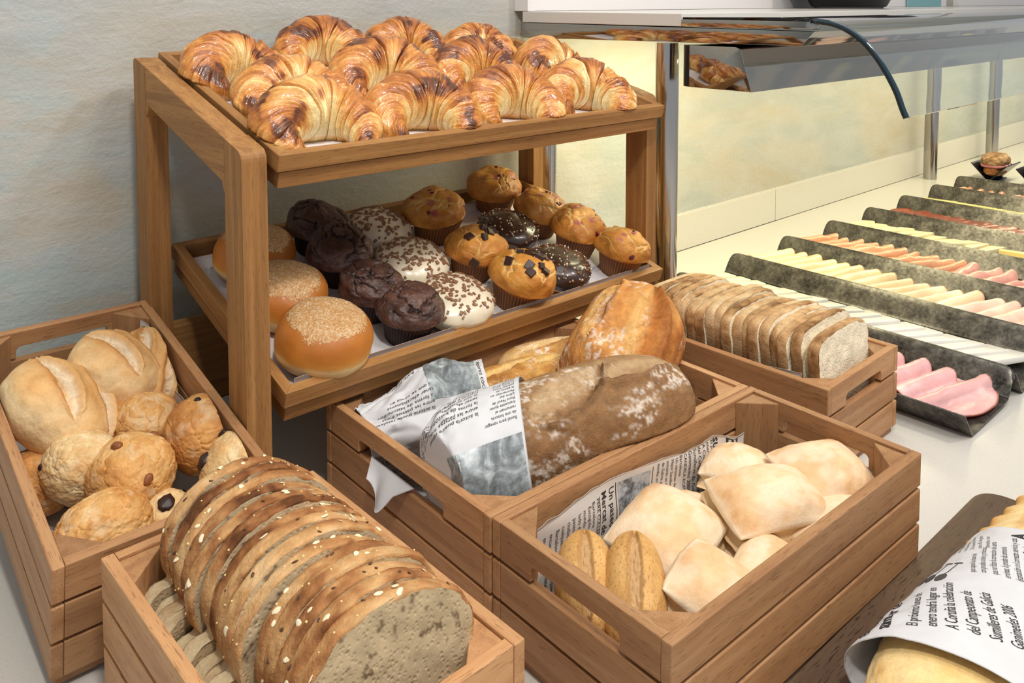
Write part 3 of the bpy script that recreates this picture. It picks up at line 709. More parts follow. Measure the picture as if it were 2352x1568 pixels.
# ------------------------------------------------------------------ rolls in the tilted crate
def groove(p, a, b, wid):
    """slash between 2D points a,b: mask, signed offset over half width, inside flag"""
    a = np.array(a); b = np.array(b); d = b-a; L = np.linalg.norm(d); d = d/L; n = np.array([-d[1], d[0]])
    q = p-a; s = q @ d; t = q @ n
    w = wid*np.sqrt(np.clip(np.sin(np.clip(s/L, 0, 1)*PI), 0, 1)); m = sst(1.0, .55, np.abs(t)/np.maximum(w, 1e-4))*(s > 0)*(s < L)
    return m, t/np.maximum(w, 1e-4), (s > 0)*(s < L)
def roll(name, seed, mat4, s3, kind, lab, cat, group):
    V, D, F = blob(64, s3[0], s3[1], s3[2], 2.15, .2)
    Nn = D/np.array(s3); Nn /= np.linalg.norm(Nn, axis=1)[:, None]
    n1 = fbm(D*1.7+seed, seed, 3); n2 = fbm(D*6+seed, seed+1, 4); n3 = fbm(D*14, seed+2, 3)
    disp = .05*s3[0]*n1+.012*s3[0]*n2; up = D[:, 2]
    if kind == 'kaiser':
        col = ramp(.40+.32*up+.28*n1+.10*n2, [(0, '#e3c394'), (.35, '#e6c896'), (.6, '#dcaf74'), (.85, '#cf9654'), (1, '#c07f3c')])
        for (a, b) in (((-.78, -.30), (.30, .85)), ((-.38, -.85), (.78, .28))):
            g, t, ins = groove(D[:, :2]+.05*np.stack([n1, n2], 1), a, b, .20); g = g*(up > 0)
            disp -= s3[0]*(.13*g*(1-.35*np.abs(n2)))-s3[0]*.035*np.exp(-((np.abs(t)-1.15)/.25)**2)*ins*(up > 0)
            disp += s3[0]*.05*g*n3
            col = mixc(col, '#e3d0b0', g*.9*sst(-.9, .2, -t+n3)); col = mixc(col, '#bd7c3a', np.exp(-((t-1.05)/.22)**2)*ins*(up > 0)*.75)
    elif kind == 'bran':
        col = ramp(.45+.3*n1+.2*n2, [(0, '#dcb578'), (.5, '#cc9c5b'), (1, '#b47e40')])
        sp = sst(.28, .45, fbm(D*26, seed+7, 2)); col = mixc(col, '#8f5a2e', sp*.6)
        g, t, ins = groove(D[:, :2]+.04*np.stack([n2, n1], 1), (0, -.92), (.04, .92), .26); g = g*(up > 0)
        disp -= s3[0]*.16*g; disp += s3[0]*.09*g*n3; col = mixc(col, '#b89468', g*.85); col = mixc(col, '#8a5a2e', np.exp(-((t-1.0)/.2)**2)*ins*(up > 0)*.5)
    else:
        q = D*2.2+seed; q = q+.5*np.stack([fbm(q, seed+3, 3), fbm(q, seed+4, 3), 0*n1], 1); d1, d2_ = worley(q*.9, seed); cr_ = sst(.05, .0, d2_-d1)
        wr = np.abs(fbm(D*5+seed, seed+8, 5)); disp += s3[0]*(.035*n2-.035*cr_*(up > -.2)+.03*wr)
        pal = {'golden': [(0, '#e2bd84'), (.45, '#d29c5a'), (.8, '#bb7c3d'), (1, '#9c5f2b')], 'pale': [(0, '#e8d3a6'), (.5, '#d8b27a'), (.85, '#c8935a'), (1, '#a86e38')], 'brown': [(0, '#d9a660'), (.45, '#c3884a'), (.8, '#a96a32'), (1, '#874d22')]}[kind]
        col = ramp(.42+.42*n1+.28*n2+.15*n3-.25*cr_, pal); col = mixc(col, '#e9d8b4', sst(.1, .5, fbm(D*3, seed+9, 3))*.35)
    V = V+Nn*disp[:, None]; V[:, 2] = np.maximum(V[:, 2], .0003); V = squash(V, mat4, *BOX['A' if group == GA else 'E'])
    o = put(name, mesh(name, V, F, CRUST, col=col), None, mat4); tag(o, lab, cat, group)
    return o, V, Nn, D
def inset(parent, V, Nn, D, c, s3, name, mat):
    c = np.array(c, float); c /= np.linalg.norm(c); j = np.argmin(np.linalg.norm(D-c, axis=1)); bm = bmesh.new(); bmesh.ops.create_icosphere(bm, subdivisions=3, radius=1)
    P_ = np.array([v.co[:] for v in bm.verts]); F = [[v.index for v in f.verts] for f in bm.faces]; bm.free(); P_ = P_*np.array(s3)*(1+.3*fbm(P_*2.2, int(s3[0]*1e5), 3))[:, None]
    return put(name, mesh(name, P_, F, mat), parent, orient(Vector(V[j]), Nn[j], 1.))
BOX = {'A': (A_M, .0145, .2475, .0145, .5155, .0142), 'C': (C_M, .0145, .5155, .0145, .384, .0142, .155), 'E': (E_M, .0145, .5155, .0145, .253, .0142)}
def inA(x, y, z, rz=0, rx=0, ry=0): return A_M @ T(x, y, z, rz, rx, ry)
GA = 'rolls in the tilted crate'
AR = [ # kind, x, y, z(base), rz, rx, ry, size, label
 ('kaiser', .062, .335, .090, .85, .55, .25, (.072, .088, .054), 'largest slashed white roll, leaning on the left crate wall'),
 ('kaiser', .158, .385, .095, 1.25, .45, .10, (.072, .072, .050), 'slashed white roll in the middle of the back row'),
 ('kaiser', .232, .400, .075, .25, .45, -.1, (.060, .076, .048), 'slashed white roll at the right of the back row'),
 ('brown', .165, .325, .045, .4, 0, 0, (.056, .056, .042), 'plain brown roll half hidden under the middle slashed roll'),
 ('brown', .052, .275, .030, 0, 0, 0, (.046, .05, .042), 'brown roll hidden under the largest slashed roll'),
 ('golden', .188, .276, .062, 1.1, 0, 0, (.046, .046, .043), 'smooth golden round roll behind the cracked one'),
 ('brown', .242, .200, .078, .3, .25, -.1, (.055, .055, .050), 'cracked brown round roll with flour line by the right wall'),
 ('pale', .250, .098, .074, 2.2, .1, -.1, (.050, .058, .050), 'golden roll with dark raisin at the right front corner'),
 ('pale', .086, .232, .060, .5, 0, .1, (.048, .050, .044), 'pale round roll with small dark specks by the left wall'),
 ('golden', .136, .174, .066, .9, 0, 0, (.056, .054, .047), 'rough nutty round roll in the centre of the front group'),
 ('golden', .080, .094, .070, .2, -.05, 0, (.056, .046, .040), 'wide golden roll nearest the front left corner'),
 ('pale', .156, .108, .040, .7, 0, 0, (.040, .040, .036), 'small pale roll with one big raisin, partly hidden'),
]
for i, (k, x, y, z, rz, rx, ry, s3, lab) in enumerate(AR):
    o, V, Nn, D = roll('bread_roll', 500+i*11, inA(x, y, z, rz, rx, ry), s3, k, lab, 'bread roll', GA)
    if i == 7: inset(o, V, Nn, D, (.5, -.55, .6), (.011, .009, .006), 'raisin', RAISIN); inset(o, V, Nn, D, (.75, .5, .25), (.010, .012, .006), 'raisin', RAISIN)
    if i == 11: inset(o, V, Nn, D, (-.2, -.2, 1), (.012, .010, .006), 'raisin', RAISIN)
    if i == 6: inset(o, V, Nn, D, (.0, .5, .9), (.005, .005, .003), 'raisin', RAISIN)
    if i == 9:
        for c in ((-.6, -.6, .45), (.75, -.25, .55), (-.1, .35, .95), (.1, .95, .4)): inset(o, V, Nn, D, c, (.009, .006, .0045), 'walnut_piece', NUT)
    if i == 8: inset(o, V, Nn, D, (-.8, .6, .2), (.005, .004, .003), 'raisin', RAISIN)

# ------------------------------------------------------------------ ciabatta and bran rolls
def inE(x, y, z, rz=0, rx=0, ry=0): return E_M @ T(x, y, z, rz, rx, ry)
CIAB = baked('floury_crust', .72, 0, 40, .35, .07, spec=.25)
def ciabatta(seed, mat4, sx, sy, h, lab):
    D, F = cubesphere(56); c = D/np.abs(D).max(1)[:, None]; c = np.arctan(c)*4/PI*1.0; u, v, w_ = c[:, 0], c[:, 1], c[:, 2]
    q = D*1.5+seed; n1 = fbm(q, seed, 4); n2 = fbm(q*4.5, seed+1, 4); rs = np.random.RandomState(seed); k1, k2 = rs.uniform(-.03, .05, 2)
    top = np.clip((w_+1)/2, 0, 1); dome = (1-np.abs(u)**2.3)*(1-np.abs(v)**2.3); dome = np.clip(dome, 0, 1)**.62
    side = np.maximum(np.abs(u), np.abs(v))
    X = u*sx*(1-k1*(1-v*v)*np.abs(u)**3)*(1-.05*np.abs(v)**4); Y = v*sy*(1-k2*(1-u*u)*np.abs(v)**3)*(1-.05*np.abs(u)**4)
    inw = sst(.97, 1., side)*.10*np.sin(np.clip(top, 0, 1)*PI); X *= 1-inw+.02; Y *= 1-inw+.02
    hb = h*(.40+.10*(1-(np.abs(u)*np.abs(v))**1.5)*(1-.5*side)); Z = np.where(w_ > .999, hb+(h-.36*h)*dome, hb*top); Z = Z-(.06*h)*(1-side**2)*(w_ < -.999)
    rim = np.exp(-((side-1)/.05)**2)*np.exp(-((w_-1)/.12)**2)
    V = np.stack([X, Y, Z], 1)*(1+.05*n1+.008*n2)[:, None]; V += D*(rim*.0012+.0009*n2)[:, None]; V[:, 2] -= V[:, 2].min()
    V = squash(V, mat4, *BOX['E'])
    cc = ramp(.42+.5*n1+.25*n2-.1*dome, [(0, '#ecd6b4'), (.35, '#e3c093'), (.65, '#d3a573'), (1, '#bf8852')])
    fl = sst(.0, .5, fbm(q*2.2+7, seed+5, 4)+.2); cc = mixc(cc, '#eddcc2', fl*.5*(w_ > -.5)); cc = mixc(cc, '#e9d3a8', (w_ < .985)*.55); cc = mixc(cc, '#f1e3c8', rim*.8)
    o = put('ciabatta_roll', mesh('ciabatta_roll', V, F, CIAB, col=cc), None, mat4); return tag(o, lab, 'ciabatta', 'square ciabatta rolls in the front right crate')
for i, a in enumerate((
 (.385, .190, .085, .35, 0, .10, .047, .047, .044, 'smallest visible ciabatta roll by the newspaper at the back wall'),
 (.455, .105, .090, -.30, .35, .10, .070, .050, .050, 'ciabatta roll on edge, nearest the back right corner'),
 (.343, .120, .092, -.42, .25, .0, .070, .050, .050, 'topmost ciabatta roll with a cracked floury crest in the middle'),
 (.213, .178, .072, .18, .1, -.12, .064, .058, .052, 'large smooth ciabatta roll beside the newspaper photo'),
 (.292, .205, .040, .5, 0, 0, .050, .045, .046, 'ciabatta roll mostly hidden behind the top middle one'),
 (.160, .068, .070, .30, .5, .06, .060, .060, .050, 'large floury ciabatta roll leaning at the near wall'),
 (.262, .064, .055, .3, .3, 0, .060, .046, .045, 'ciabatta roll low between the leaning and top middle ones'),
 (.405, .066, .060, -.1, .2, 0, .070, .045, .048, 'shaded ciabatta roll low against the near wall on the right'),
 (.290, .130, .022, .1, 0, 0, .055, .050, .046, 'ciabatta roll at the bottom under the pile'))):
    x, y, z, rz, rx, ry, sx, sy, h, lab = a; ciabatta(700+i*9, inE(x, y, z, rz, rx, ry), sx, sy, h, lab)
for i, (x, y, z, rz, rx, ry, s3, lab) in enumerate(((.068, .180, .065, -.75, .30, 0, (.036, .066, .038), 'speckled oval bran roll next to the newspaper'), (.096, .130, .066, -.82, .38, 0, (.037, .074, .042), 'speckled oval bran roll with a deep split, nearer the slot'),
      (.050, .100, .016, -.8, 0, 0, (.036, .065, .036), 'bran roll low behind the handle slot'))):
    roll('bran_roll', 820+i*7, inE(x, y, z, rz, rx, ry), s3, 'bran', lab, 'bran roll', 'bran rolls in the front right crate')

# ------------------------------------------------------------------ long loaves
def inC(x, y, z, rz=0, rx=0, ry=0): return C_M @ T(x, y, z, rz, rx, ry)
def loaf(name, seed, mat4, L, r, pal, slashes, flour, lab, cat, rz=1., bend=0, taper=.7, rough=1., flourc='#efe6d8'):
    nt, nv = 340, 150
    t = np.linspace(-1, 1, nt)[:, None]*np.ones((1, nv)); v = np.ones((nt, 1))*np.linspace(0, 2*PI, nv, endpoint=False)[None, :]; t = t.ravel(); v = v.ravel()
    prof_ = np.maximum(1-np.abs(t)**(2+2*taper), 1e-5)**.5
    up = np.sin(v); q = np.stack([t*L/r*.5, np.cos(v), up], 1)
    n1 = fbm(q*1.2+seed, seed, 3); n2 = fbm(q*5+seed, seed+1, 5); n3 = fbm(q*13, seed+2, 4)
    disp = .10*n1+.03*n2*rough; col = ramp(.48+.4*n1+.35*n2+.15*n3, pal)
    fm = sst(.02, .35, fbm(q*2.2+3, seed+4, 3)+.25*n3+.25*sst(.0, 1, up)-.25+flour*.35)*sst(-.10, .25, fbm(q*16, seed+6, 3)+flour*.1)*sst(-.25, .2, fbm(q*40, seed+16, 2)+.12)
    col = mixc(col, flourc, fm*min(1, flour*1.1))
    for (t0, v0, t1, v1, wd, dp) in slashes:
        P_ = np.stack([t*L/r, np.mod(v-PI/2+PI, 2*PI)-PI], 1)+.12*np.stack([n1, n2], 1)
        a = np.array([t0*L/r, v0]); b = np.array([t1*L/r, v1]); d = b-a; Ls = np.linalg.norm(d); d = d/Ls; nn_ = np.array([-d[1], d[0]]); s = (P_-a) @ d/Ls; tt_ = (P_-a) @ nn_
        w_ = wd*np.sqrt(np.clip(np.sin(np.clip(s, 0, 1)*PI), 0, 1))+1e-4; ins = (s > 0)*(s < 1); k = tt_/w_
        g = sst(1.0, .75, np.abs(k))*ins
        disp = disp-dp*g*(.55+.45*np.clip(k, -1, 1))+dp*.55*np.exp(-((k-1.25)/.35)**2)*ins+g*.05*n3
        col = mixc(col, pal[0][1], g*.75*sst(-.9, .6, -k+.8*n2)); col = mixc(col, pal[2][1], g*sst(.2, .9, k)*.8); col = mixc(col, pal[-1][1], np.exp(-((k-1.12)/.16)**2)*ins*.6)
    rr = r*prof_*(1+disp); X = t*L; Y = rr*np.cos(v)+bend*(t**2)*r; Z = rr*np.sin(v)*rz
    V = np.stack([X, Y, Z], 1); V[:, 2] = np.where(V[:, 2] < -r*.78*rz, -r*.78*rz+(V[:, 2]+r*.78*rz)*.1, V[:, 2]); V = squash(V, mat4, *BOX['C'])
    o = put(name, mesh(name, V, grid(nt, nv, False, True), RUST, col=col), None, mat4); return tag(o, lab, cat)
RY_M = inC(.228, .094, .150, -.28, 0, -.10)
BG_M = inC(.285, .285, .128, -.15, 0, -.02)
loaf('rye_loaf', 31, RY_M, .203, .084, [(0, '#b79a74'), (.4, '#94704a'), (.7, '#7e5a38'), (1, '#5c3d24')],
     [(-.40, .65, .25, -.05, .42, .19), (.12, .35, .93, .05, .24, .20), (-.02, -.35, .06, -1.2, .08, .07), (-.55, -.1, -.2, -1.0, .06, .06)], .55, 'thick brown rye loaf dusted with flour, wrapped in newspaper at one end', 'loaf', 1.0)
loaf('rustic_loaf', 57, inC(.458, .200, .170, .35, 0, -.35), .130, .088, [(0, '#d9ab66'), (.4, '#c78a48'), (.7, '#a9662f'), (1, '#7a4119')],
     [(-.9, .75, .75, .45, .34, .20), (-.55, -.35, .85, -.62, .30, .14)], .55, 'orange crusty rustic loaf standing up behind the rye loaf', 'loaf', 1.05, 0, .9, 1.3)
loaf('baguette', 77, BG_M, .135, .042, [(0, '#e0c07c'), (.4, '#cfa25a'), (.7, '#b57f3c'), (1, '#8a5424')],
     [(-.6, .35, .35, -.15, .22, .14), (.25, .3, .9, -.05, .2, .13)], .35, 'golden baguette under the muffin tray, its end in crumpled newspaper', 'baguette', 1.)
loaf('baguette', 91, inC(.405, .320, .120, -.3, 0, .0), .11, .046, [(0, '#e3c48c'), (.4, '#d3a460'), (.7, '#ba8342'), (1, '#8d5a2a')],
     [(-.6, .2, .5, -.25, .3, .14)], .8, 'floury baguette end showing between the golden baguette and the rustic loaf', 'baguette', 1.)

# ------------------------------------------------------------------ sliced loaves
MILLET = simple('millet_seed', '#e8cf8c', .4)
def slice_pts(prof2, n=150):
    p = cr(np.vstack([prof2, prof2[:1]]), 12)[:-1]; d = np.concatenate([[0], np.cumsum(np.linalg.norm(np.diff(np.vstack([p, p[:1]]), axis=0), axis=1))]); s = np.linspace(0, d[-1], n, endpoint=False)
    pc = np.vstack([p, p[:1]]); return np.stack([np.interp(s, d, pc[:, 0]), np.interp(s, d, pc[:, 1])], 1)
def bread_slice(seed, prof2, th, mat4, name, lab, cat, group, crust_pal, crumb, rough, seeds=False, palebase=None):
    rs = np.random.RandomState(seed); P_ = slice_pts(prof2); n = len(P_); P_ = P_*(1+.025*fbm(np.stack([P_[:, 0]*14, P_[:, 1]*14, np.full(n, seed*.13)], 1), 3, 3))[:, None]
    c = P_.mean(0); e = empty(name, mat4, lab, cat, group)
    R_ = 34; V = []
    for side in (0, 1):
        for k in range(R_):
            f = (k/(R_-1))**.8*.975; q = c+(P_-c)*f; z = (th*.5-.0004)*(1 if side else -1)+np.zeros(n)
            z = z+(.0022*fbm(np.stack([q[:, 0]*45, q[:, 1]*45, np.full(n, seed+side*5.)], 1), 9, 4))*(1 if side else -1)
            V.append(np.stack([q[:, 0], z, q[:, 1]], 1))
    V = np.concatenate(V); G = grid(R_, n, False, True); F = np.concatenate([G, G[:, ::-1]+R_*n])
    cc = np.tile(lin(crumb), (len(V), 1))*(1+.25*fbm(V*60, seed, 3))[:, None]
    if seeds: cc = mixc(cc, '#5b4630', sst(.36, .46, fbm(V*150+seed, seed+3, 2))*.8)
    put('crumb', mesh('crumb', V, F, CRUMB, col=cc), e)
    m_ = 13; V = []; T_ = []
    for k in range(m_):
        a = -1+2*k/(m_-1); q = c+(P_-c)*(1-.022*np.abs(a)**3); V.append(np.stack([q[:, 0], np.full(n, a*th*.5), q[:, 1]], 1)); T_.append(np.full(n, a))
    q = c+(P_-c)*.945
    V = [np.stack([q[:, 0], np.full(n, -(th*.5-.0008)), q[:, 1]], 1)]+V+[np.stack([q[:, 0], np.full(n, th*.5-.0008), q[:, 1]], 1)]
    V = np.concatenate(V); T_ = np.concatenate([np.full(n, .98)]+T_+[np.full(n, .98)])
    n1 = fbm(np.stack([V[:, 0]*22, V[:, 1]*30+seed*7.7, V[:, 2]*22], 1), 5, 4); n2 = fbm(V*110+seed, seed+1, 3)
    cN = V-np.array([c[0], 0, c[1]]); cN[:, 1] = 0; cN /= np.linalg.norm(cN, axis=1)[:, None]+1e-9
    V = V+cN*(rough*(n1*.8+n2*.5))[:, None]
    h01 = (V[:, 2]-P_[:, 1].min())/np.ptp(P_[:, 1]); tone = rs.uniform(-.16, .16)
    col = ramp(.42+tone*1.4+.7*n1+.3*n2+.12*(cN[:, 2] > .3), crust_pal)
    if palebase: col = mixc(col, palebase, sst(.56, .46, h01+.08*n1+.10*(V[:, 0] > 0)))
    else: col = mixc(col, crust_pal[-1][1], sst(.80, .55, h01)*.8)
    crs = put('crust', mesh('crust', V, grid(m_+2, n, False, True)[:, ::-1], RUST, col=col), e)
    if seeds:
        top = np.where((cN[:, 2] > .15) & (np.abs(T_) < .8))[0]; mbs = {'oat_flakes': MB(), 'linseeds': MB(), 'millet': MB()}
        for k in range(15):
            j = top[rs.randint(len(top))]; w_ = rs.rand(); s = rs.uniform(.7, 1.2)
            m4 = orient(Vector(V[j]), cN[j]+rs.uniform(-.4, .4, 3), rs.uniform(0, 6)); bm = bmesh.new()
            bmesh.ops.create_icosphere(bm, subdivisions=2, radius=1)
            if w_ < .30: nm_, sc_ = 'oat_flakes', (.0044*s, .0028*s, .0006)
            elif w_ < .6: nm_, sc_ = 'linseeds', (.0030*s, .0017*s, .0010)
            else: nm_, sc_ = 'millet', (.0012*s, .0012*s, .0012*s)
            for vv in bm.verts: vv.co = Vector([vv.co[a_]*sc_[a_] for a_ in range(3)])
            mbs[nm_].bm(bm, mat4=m4)
        for nm_, mt in (('oat_flakes', OAT), ('linseeds', SEED), ('millet', MILLET)):
            if mbs[nm_].n: so = mbs[nm_].build(nm_, mt, crs, smooth=True); so['kind'] = 'stuff'
    return e
rs = np.random.RandomState(5)
NB = 15
profB = np.array([(-.060, -.085), (.0, -.090), (.060, -.085), (.084, -.060), (.086, -.030), (.084, -.008), (.094, .012), (.098, .040), (.082, .068), (.046, .088), (.006, .094), (-.034, .086), (-.064, .064), (-.078, .038), (-.078, .014), (-.074, -.001), (-.090, -.004), (-.104, -.018), (-.108, -.040), (-.098, -.066)])
ordn = ['rearmost', 'second from the back', 'third from the back', 'fourth from the back', 'fifth from the back', 'sixth from the back', 'seventh from the back', 'eighth from the back', 'ninth from the back', 'tenth from the back', 'eleventh from the back', 'twelfth from the back', 'thirteenth from the back', 'fourteenth from the back', 'fifteenth from the back', 'sixteenth from the back', 'seventeenth from the back', 'eighteenth from the back']
PB = [(0, '#d9b382'), (.35, '#c49763'), (.6, '#a97547'), (.85, '#85532d'), (1, '#5f381b')]
for i in range(NB):
    y = .338-i*.0208; last = i == NB-1
    pr = profB*np.array([1+rs.uniform(-.03, .03), 1+rs.uniform(-.03, .03)])
    lab = 'slice of seeded brown bread, '+('frontmost, its cut face showing' if last else ordn[i]+' in the pale crate')
    zt = .132+(.004 if i < 6 else 0)+rs.uniform(-.004, .004)
    bread_slice(900+i*13, pr, .0185+rs.uniform(-.001, .001)+.0018, B_M @ T(.124+.0035*math.sin(i*1.3)+(.004 if i > 9 else 0), y, zt, rs.uniform(-.05, .05), -rad(7)+rs.uniform(-.02, .02), rs.uniform(-.05, .05)),
                'bread_slice', lab, 'bread slice', 'seeded bread slices in the pale crate', PB, '#b9a583', .0034, True, '#d3c09a')
profD = np.array([(-.088, -.085), (-.04, -.088), (.04, -.088), (.088, -.085), (.093, -.06), (.091, .02), (.093, .045), (.086, .066), (.06, .077), (.0, .080), (-.06, .077), (-.086, .066), (-.093, .045), (-.091, .02), (-.093, -.06)])
PD = [(0, '#d9bf98'), (.35, '#cba97c'), (.6, '#b58d60'), (.85, '#977046'), (1, '#78522e')]
ND = 18
for i in range(ND):
    y = .375-i*.0188; last = i == ND-1
    lab = 'slice of white sandwich bread, '+('frontmost, its cut face showing' if last else ordn[i]+' in its crate')
    dx = -.004 if i < 7 else (.008 if i % 3 else -.006)
    bread_slice(1300+i*7, profD*np.array([1, 1+rs.uniform(-.02, .02)]), .0191, D_M @ T(.126+dx*.6, y-(.012 if last else 0), .140+rs.uniform(-.003, .003)-(.006 if last else 0), rs.uniform(-.04, .04), -rad(5)+rs.uniform(-.02, .02), rs.uniform(-.02, .02)),
                'bread_slice', lab, 'bread slice', 'white bread slices in the small crate', PD, '#f0e4c8', .0012, False, None)
# ------------------------------------------------------------------ wrapped pastry on the board
nt, nv = 260, 140
t = (np.linspace(-1, 1, nt)[:, None]*np.ones((1, nv))).ravel(); v = (np.ones((nt, 1))*np.linspace(0, 2*PI, nv, endpoint=False)[None, :]).ravel()
pf = np.maximum(1-np.abs(t)**5, 1e-5)**.5; q = np.stack([t*4, np.cos(v), np.sin(v)], 1); n1 = fbm(q*1.4, 71, 3); n2 = fbm(q*6, 72, 4)
crimp = np.exp(-((np.mod(v-PI*.06+PI, 2*PI)-PI)/.20)**2)*sst(-.02, .04, t)
r_ = 1+.05*n1+.02*n2+crimp*(.09+.03*np.sin(t*56))+.04*np.sin(t*9+v*2)*sst(.1, 1, np.sin(v))
PZ = np.stack([t*.36, pf*r_*.092*np.cos(v), np.maximum(pf*r_*.048*np.sin(v), -.036)], 1)
col = ramp(.35+.4*n1+.2*n2+.25*crimp, [(0, '#f0dcaa'), (.4, '#e6c483'), (.7, '#d39a4c'), (1, '#b06f2a')]); col = mixc(col, '#b97a33', sst(.15, .4, fbm(q*2, 74, 3))*.5+crimp*.45)
o = put('stuffed_pastry', mesh('stuffed_pastry', PZ, grid(nt, nv, False, True), CRUST, col=col), None, T(.52, -.168, .0485, -.05)); tag(o, 'long crimped golden stuffed pastry wrapped in newspaper on the dark board', 'pastry')
# ------------------------------------------------------------------ cold cuts and cheese in the troughs
def sheet(name, seed, mat4, a, b, fold, th, col, rind, mat, lab, cat, group, ruf=.004, edge=None, n=36):
    """a thin round or oval slice folded over its local x axis; fold = fold radius"""
    m_ = 64; r = np.linspace(0, 1, n)[:, None]*np.ones((1, m_)); ph = np.ones((n, 1))*np.linspace(0, 2*PI, m_, endpoint=False)[None, :]
    r = r.ravel(); ph = ph.ravel(); wob = 1+.06*fbm(np.stack([np.cos(ph)*1.5, np.sin(ph)*1.5, 0*ph+seed], 1), seed, 3)
    x = a*r*np.cos(ph)*wob; s = b*r*np.sin(ph)*wob
    R_ = fold; A = PI*.5; ang = np.clip(s/R_, -A, A); yy = R_*np.sin(ang); zz = R_*(np.cos(ang)-1)
    ex = np.clip(np.abs(s)-R_*A, 0, None)
    yy = yy+ex*np.sign(s)*.75; zz = zz-.004*sst(0, .01, ex)
    z = zz+ruf*fbm(np.stack([x*30, s*30, 0*x+seed], 1), seed+1, 3)
    V = np.stack([x, yy, z], 1); V[:, 2] -= V[:, 2].min(); V2 = V.copy(); V2[:, 2] += th
    N_ = len(V); G = grid(n, m_, False, True); F = np.concatenate([G[:, ::-1], G+N_]); rim = np.arange((n-1)*m_, n*m_); rn = np.roll(rim, -1)
    F = np.concatenate([F, np.stack([rim, rn, rn+N_, rim+N_], 1)])
    n1 = fbm(np.stack([x*22, s*22, 0*x+seed], 1), seed+3, 4); c = lin(col)[None, :]*(1+.22*n1)[:, None]; c = mixc(c, edge or '#f3d9cf', sst(.1, .5, n1)*.5)
    c = mixc(c, rind, sst(.955, .985, r+.01*n1)); c = np.concatenate([c, c])
    o = put(name, mesh(name, np.concatenate([V, V2]), F, mat, col=c), None, mat4); return tag(o, lab, cat, group)
def inT(k, x, y, z=0.014, rz=0, rx=0, ry=0): return T(TX[k]+x, .072+y, z, rz, rx, ry)
sheet('ham_slice', 1, inT(0, -.122, .075, .013, -.30, .0, -.05), .104, .092, .015, .0022, '#e9b3b0', '#8d4326', MEAT, 'largest pink ham slice with browned rim, nearest the trough end', 'ham slice', 'pink ham slices in the front trough', .0035)
for i, (y, x, s) in enumerate(((.125, -.120, .95), (.175, -.118, .95), (.225, -.122, .95), (.29, -.12, .9), (.36, -.12, .9), (.43, -.12, .9), (.50, -.12, .9))):
    sheet('ham_slice', 10+i, inT(0, x, y, .013, -.25, 0, -.05), .085*s, .085*s, .018, .0020, '#e8b2b2', '#c98572', MEAT,
          'pink ham slice, %s behind the largest one' % ('first', 'second', 'third', 'fourth', 'fifth', 'sixth', 'seventh')[i], 'ham slice', 'pink ham slices in the front trough', .0030)
rs = np.random.RandomState(8)
def slab(name, mat4, pts, h, col, mat, lab, cat, group, bev=.003, jit=0.):
    mb = MB().prism([(p[0]+rs.uniform(-jit, jit), p[1]+rs.uniform(-jit, jit)) for p in pts], 0, h, 'Z', bev, c=lin(col)); o = mb.build(name, mat, None, mat4, col=True); autosmooth(o, 40); return tag(o, lab, cat, group)
PLACE = ['closest to the camera', 'second nearest', 'third nearest', 'fourth nearest', 'fifth nearest', 'sixth nearest', 'seventh nearest', 'eighth nearest', 'ninth nearest', 'tenth nearest', 'eleventh nearest', 'twelfth nearest', 'thirteenth nearest', 'fourteenth nearest', 'fifteenth nearest', 'sixteenth nearest', 'seventeenth nearest', 'eighteenth nearest', 'nineteenth nearest', 'twentieth nearest', 'twenty-first nearest', 'twenty-second nearest', 'twenty-third nearest', 'twenty-fourth nearest', 'twenty-fifth nearest', 'farthest']
for i in range(17):
    y = .07+i*.0435+(.012 if i > 5 else 0); col = '#dcd8d0' if i < 11 else '#dad8c4'
    slab('white_cheese_slice', inT(1, -.128+rs.uniform(-.006, .006), y, .0185, rs.uniform(-.15, .15)-.48, -.17, .03), [(-.056, -.031), (.056, -.031), (.058, .030), (-.056, .031)], .0125, col, CHEESE,
         'white fresh cheese slab, '+PLACE[i]+' in its trough', 'cheese slice', 'white cheese slices in the second trough', .003, .003)
for i in range(18):
    y = .045+i*.0425
    sheet('turkey_slice', 60+i, inT(2, -.125+rs.uniform(-.006, .006), y, .013, -.35+rs.uniform(-.12, .12), rs.uniform(-.06, .06), -.04), .074+.010*(i < 6), .070+.010*(i < 5), .018+rs.uniform(-.002, .003), .0018, '#eed0a8' if i > 4 else '#f0cdb8', '#d79c50' if i > 4 else '#a06a48', MEAT,
          'pale folded turkey slice, '+PLACE[i]+' in its trough', 'turkey slice', 'turkey slices in the third trough', .003, '#f6e3c4')
for i in range(17):
    y = .08+i*.0435
    sheet('cured_ham_slice', 160+i, inT(3, -.125+rs.uniform(-.012, .012), y, .013, -.35+rs.uniform(-.3, .3), rs.uniform(-.1, .1), -.04), .070, .056, .014+rs.uniform(-.002, .005), .0015, '#dfa07c' if i > 6 else '#dea092', '#e6b090', MEAT,
          'orange pink cured ham slice, '+PLACE[i]+' in its trough', 'cured ham slice', 'cured ham slices in the fourth trough', .005, '#ecb99a')
for i in range(11):
    y = .375+i*.040
    slab('brie_wedge', inT(4, -.13+rs.uniform(-.014, .014), y, .020, rs.uniform(-.25, .25)-.3, -.14, .05), [(-.060, -.020), (.062, -.028), (.064, .024), (-.058, .010)], .014, '#efe3b8', CHEESE, 'soft white-rinded brie wedge, '+PLACE[i]+' in its trough', 'brie wedge', 'brie wedges in the fifth trough', .004, .004)
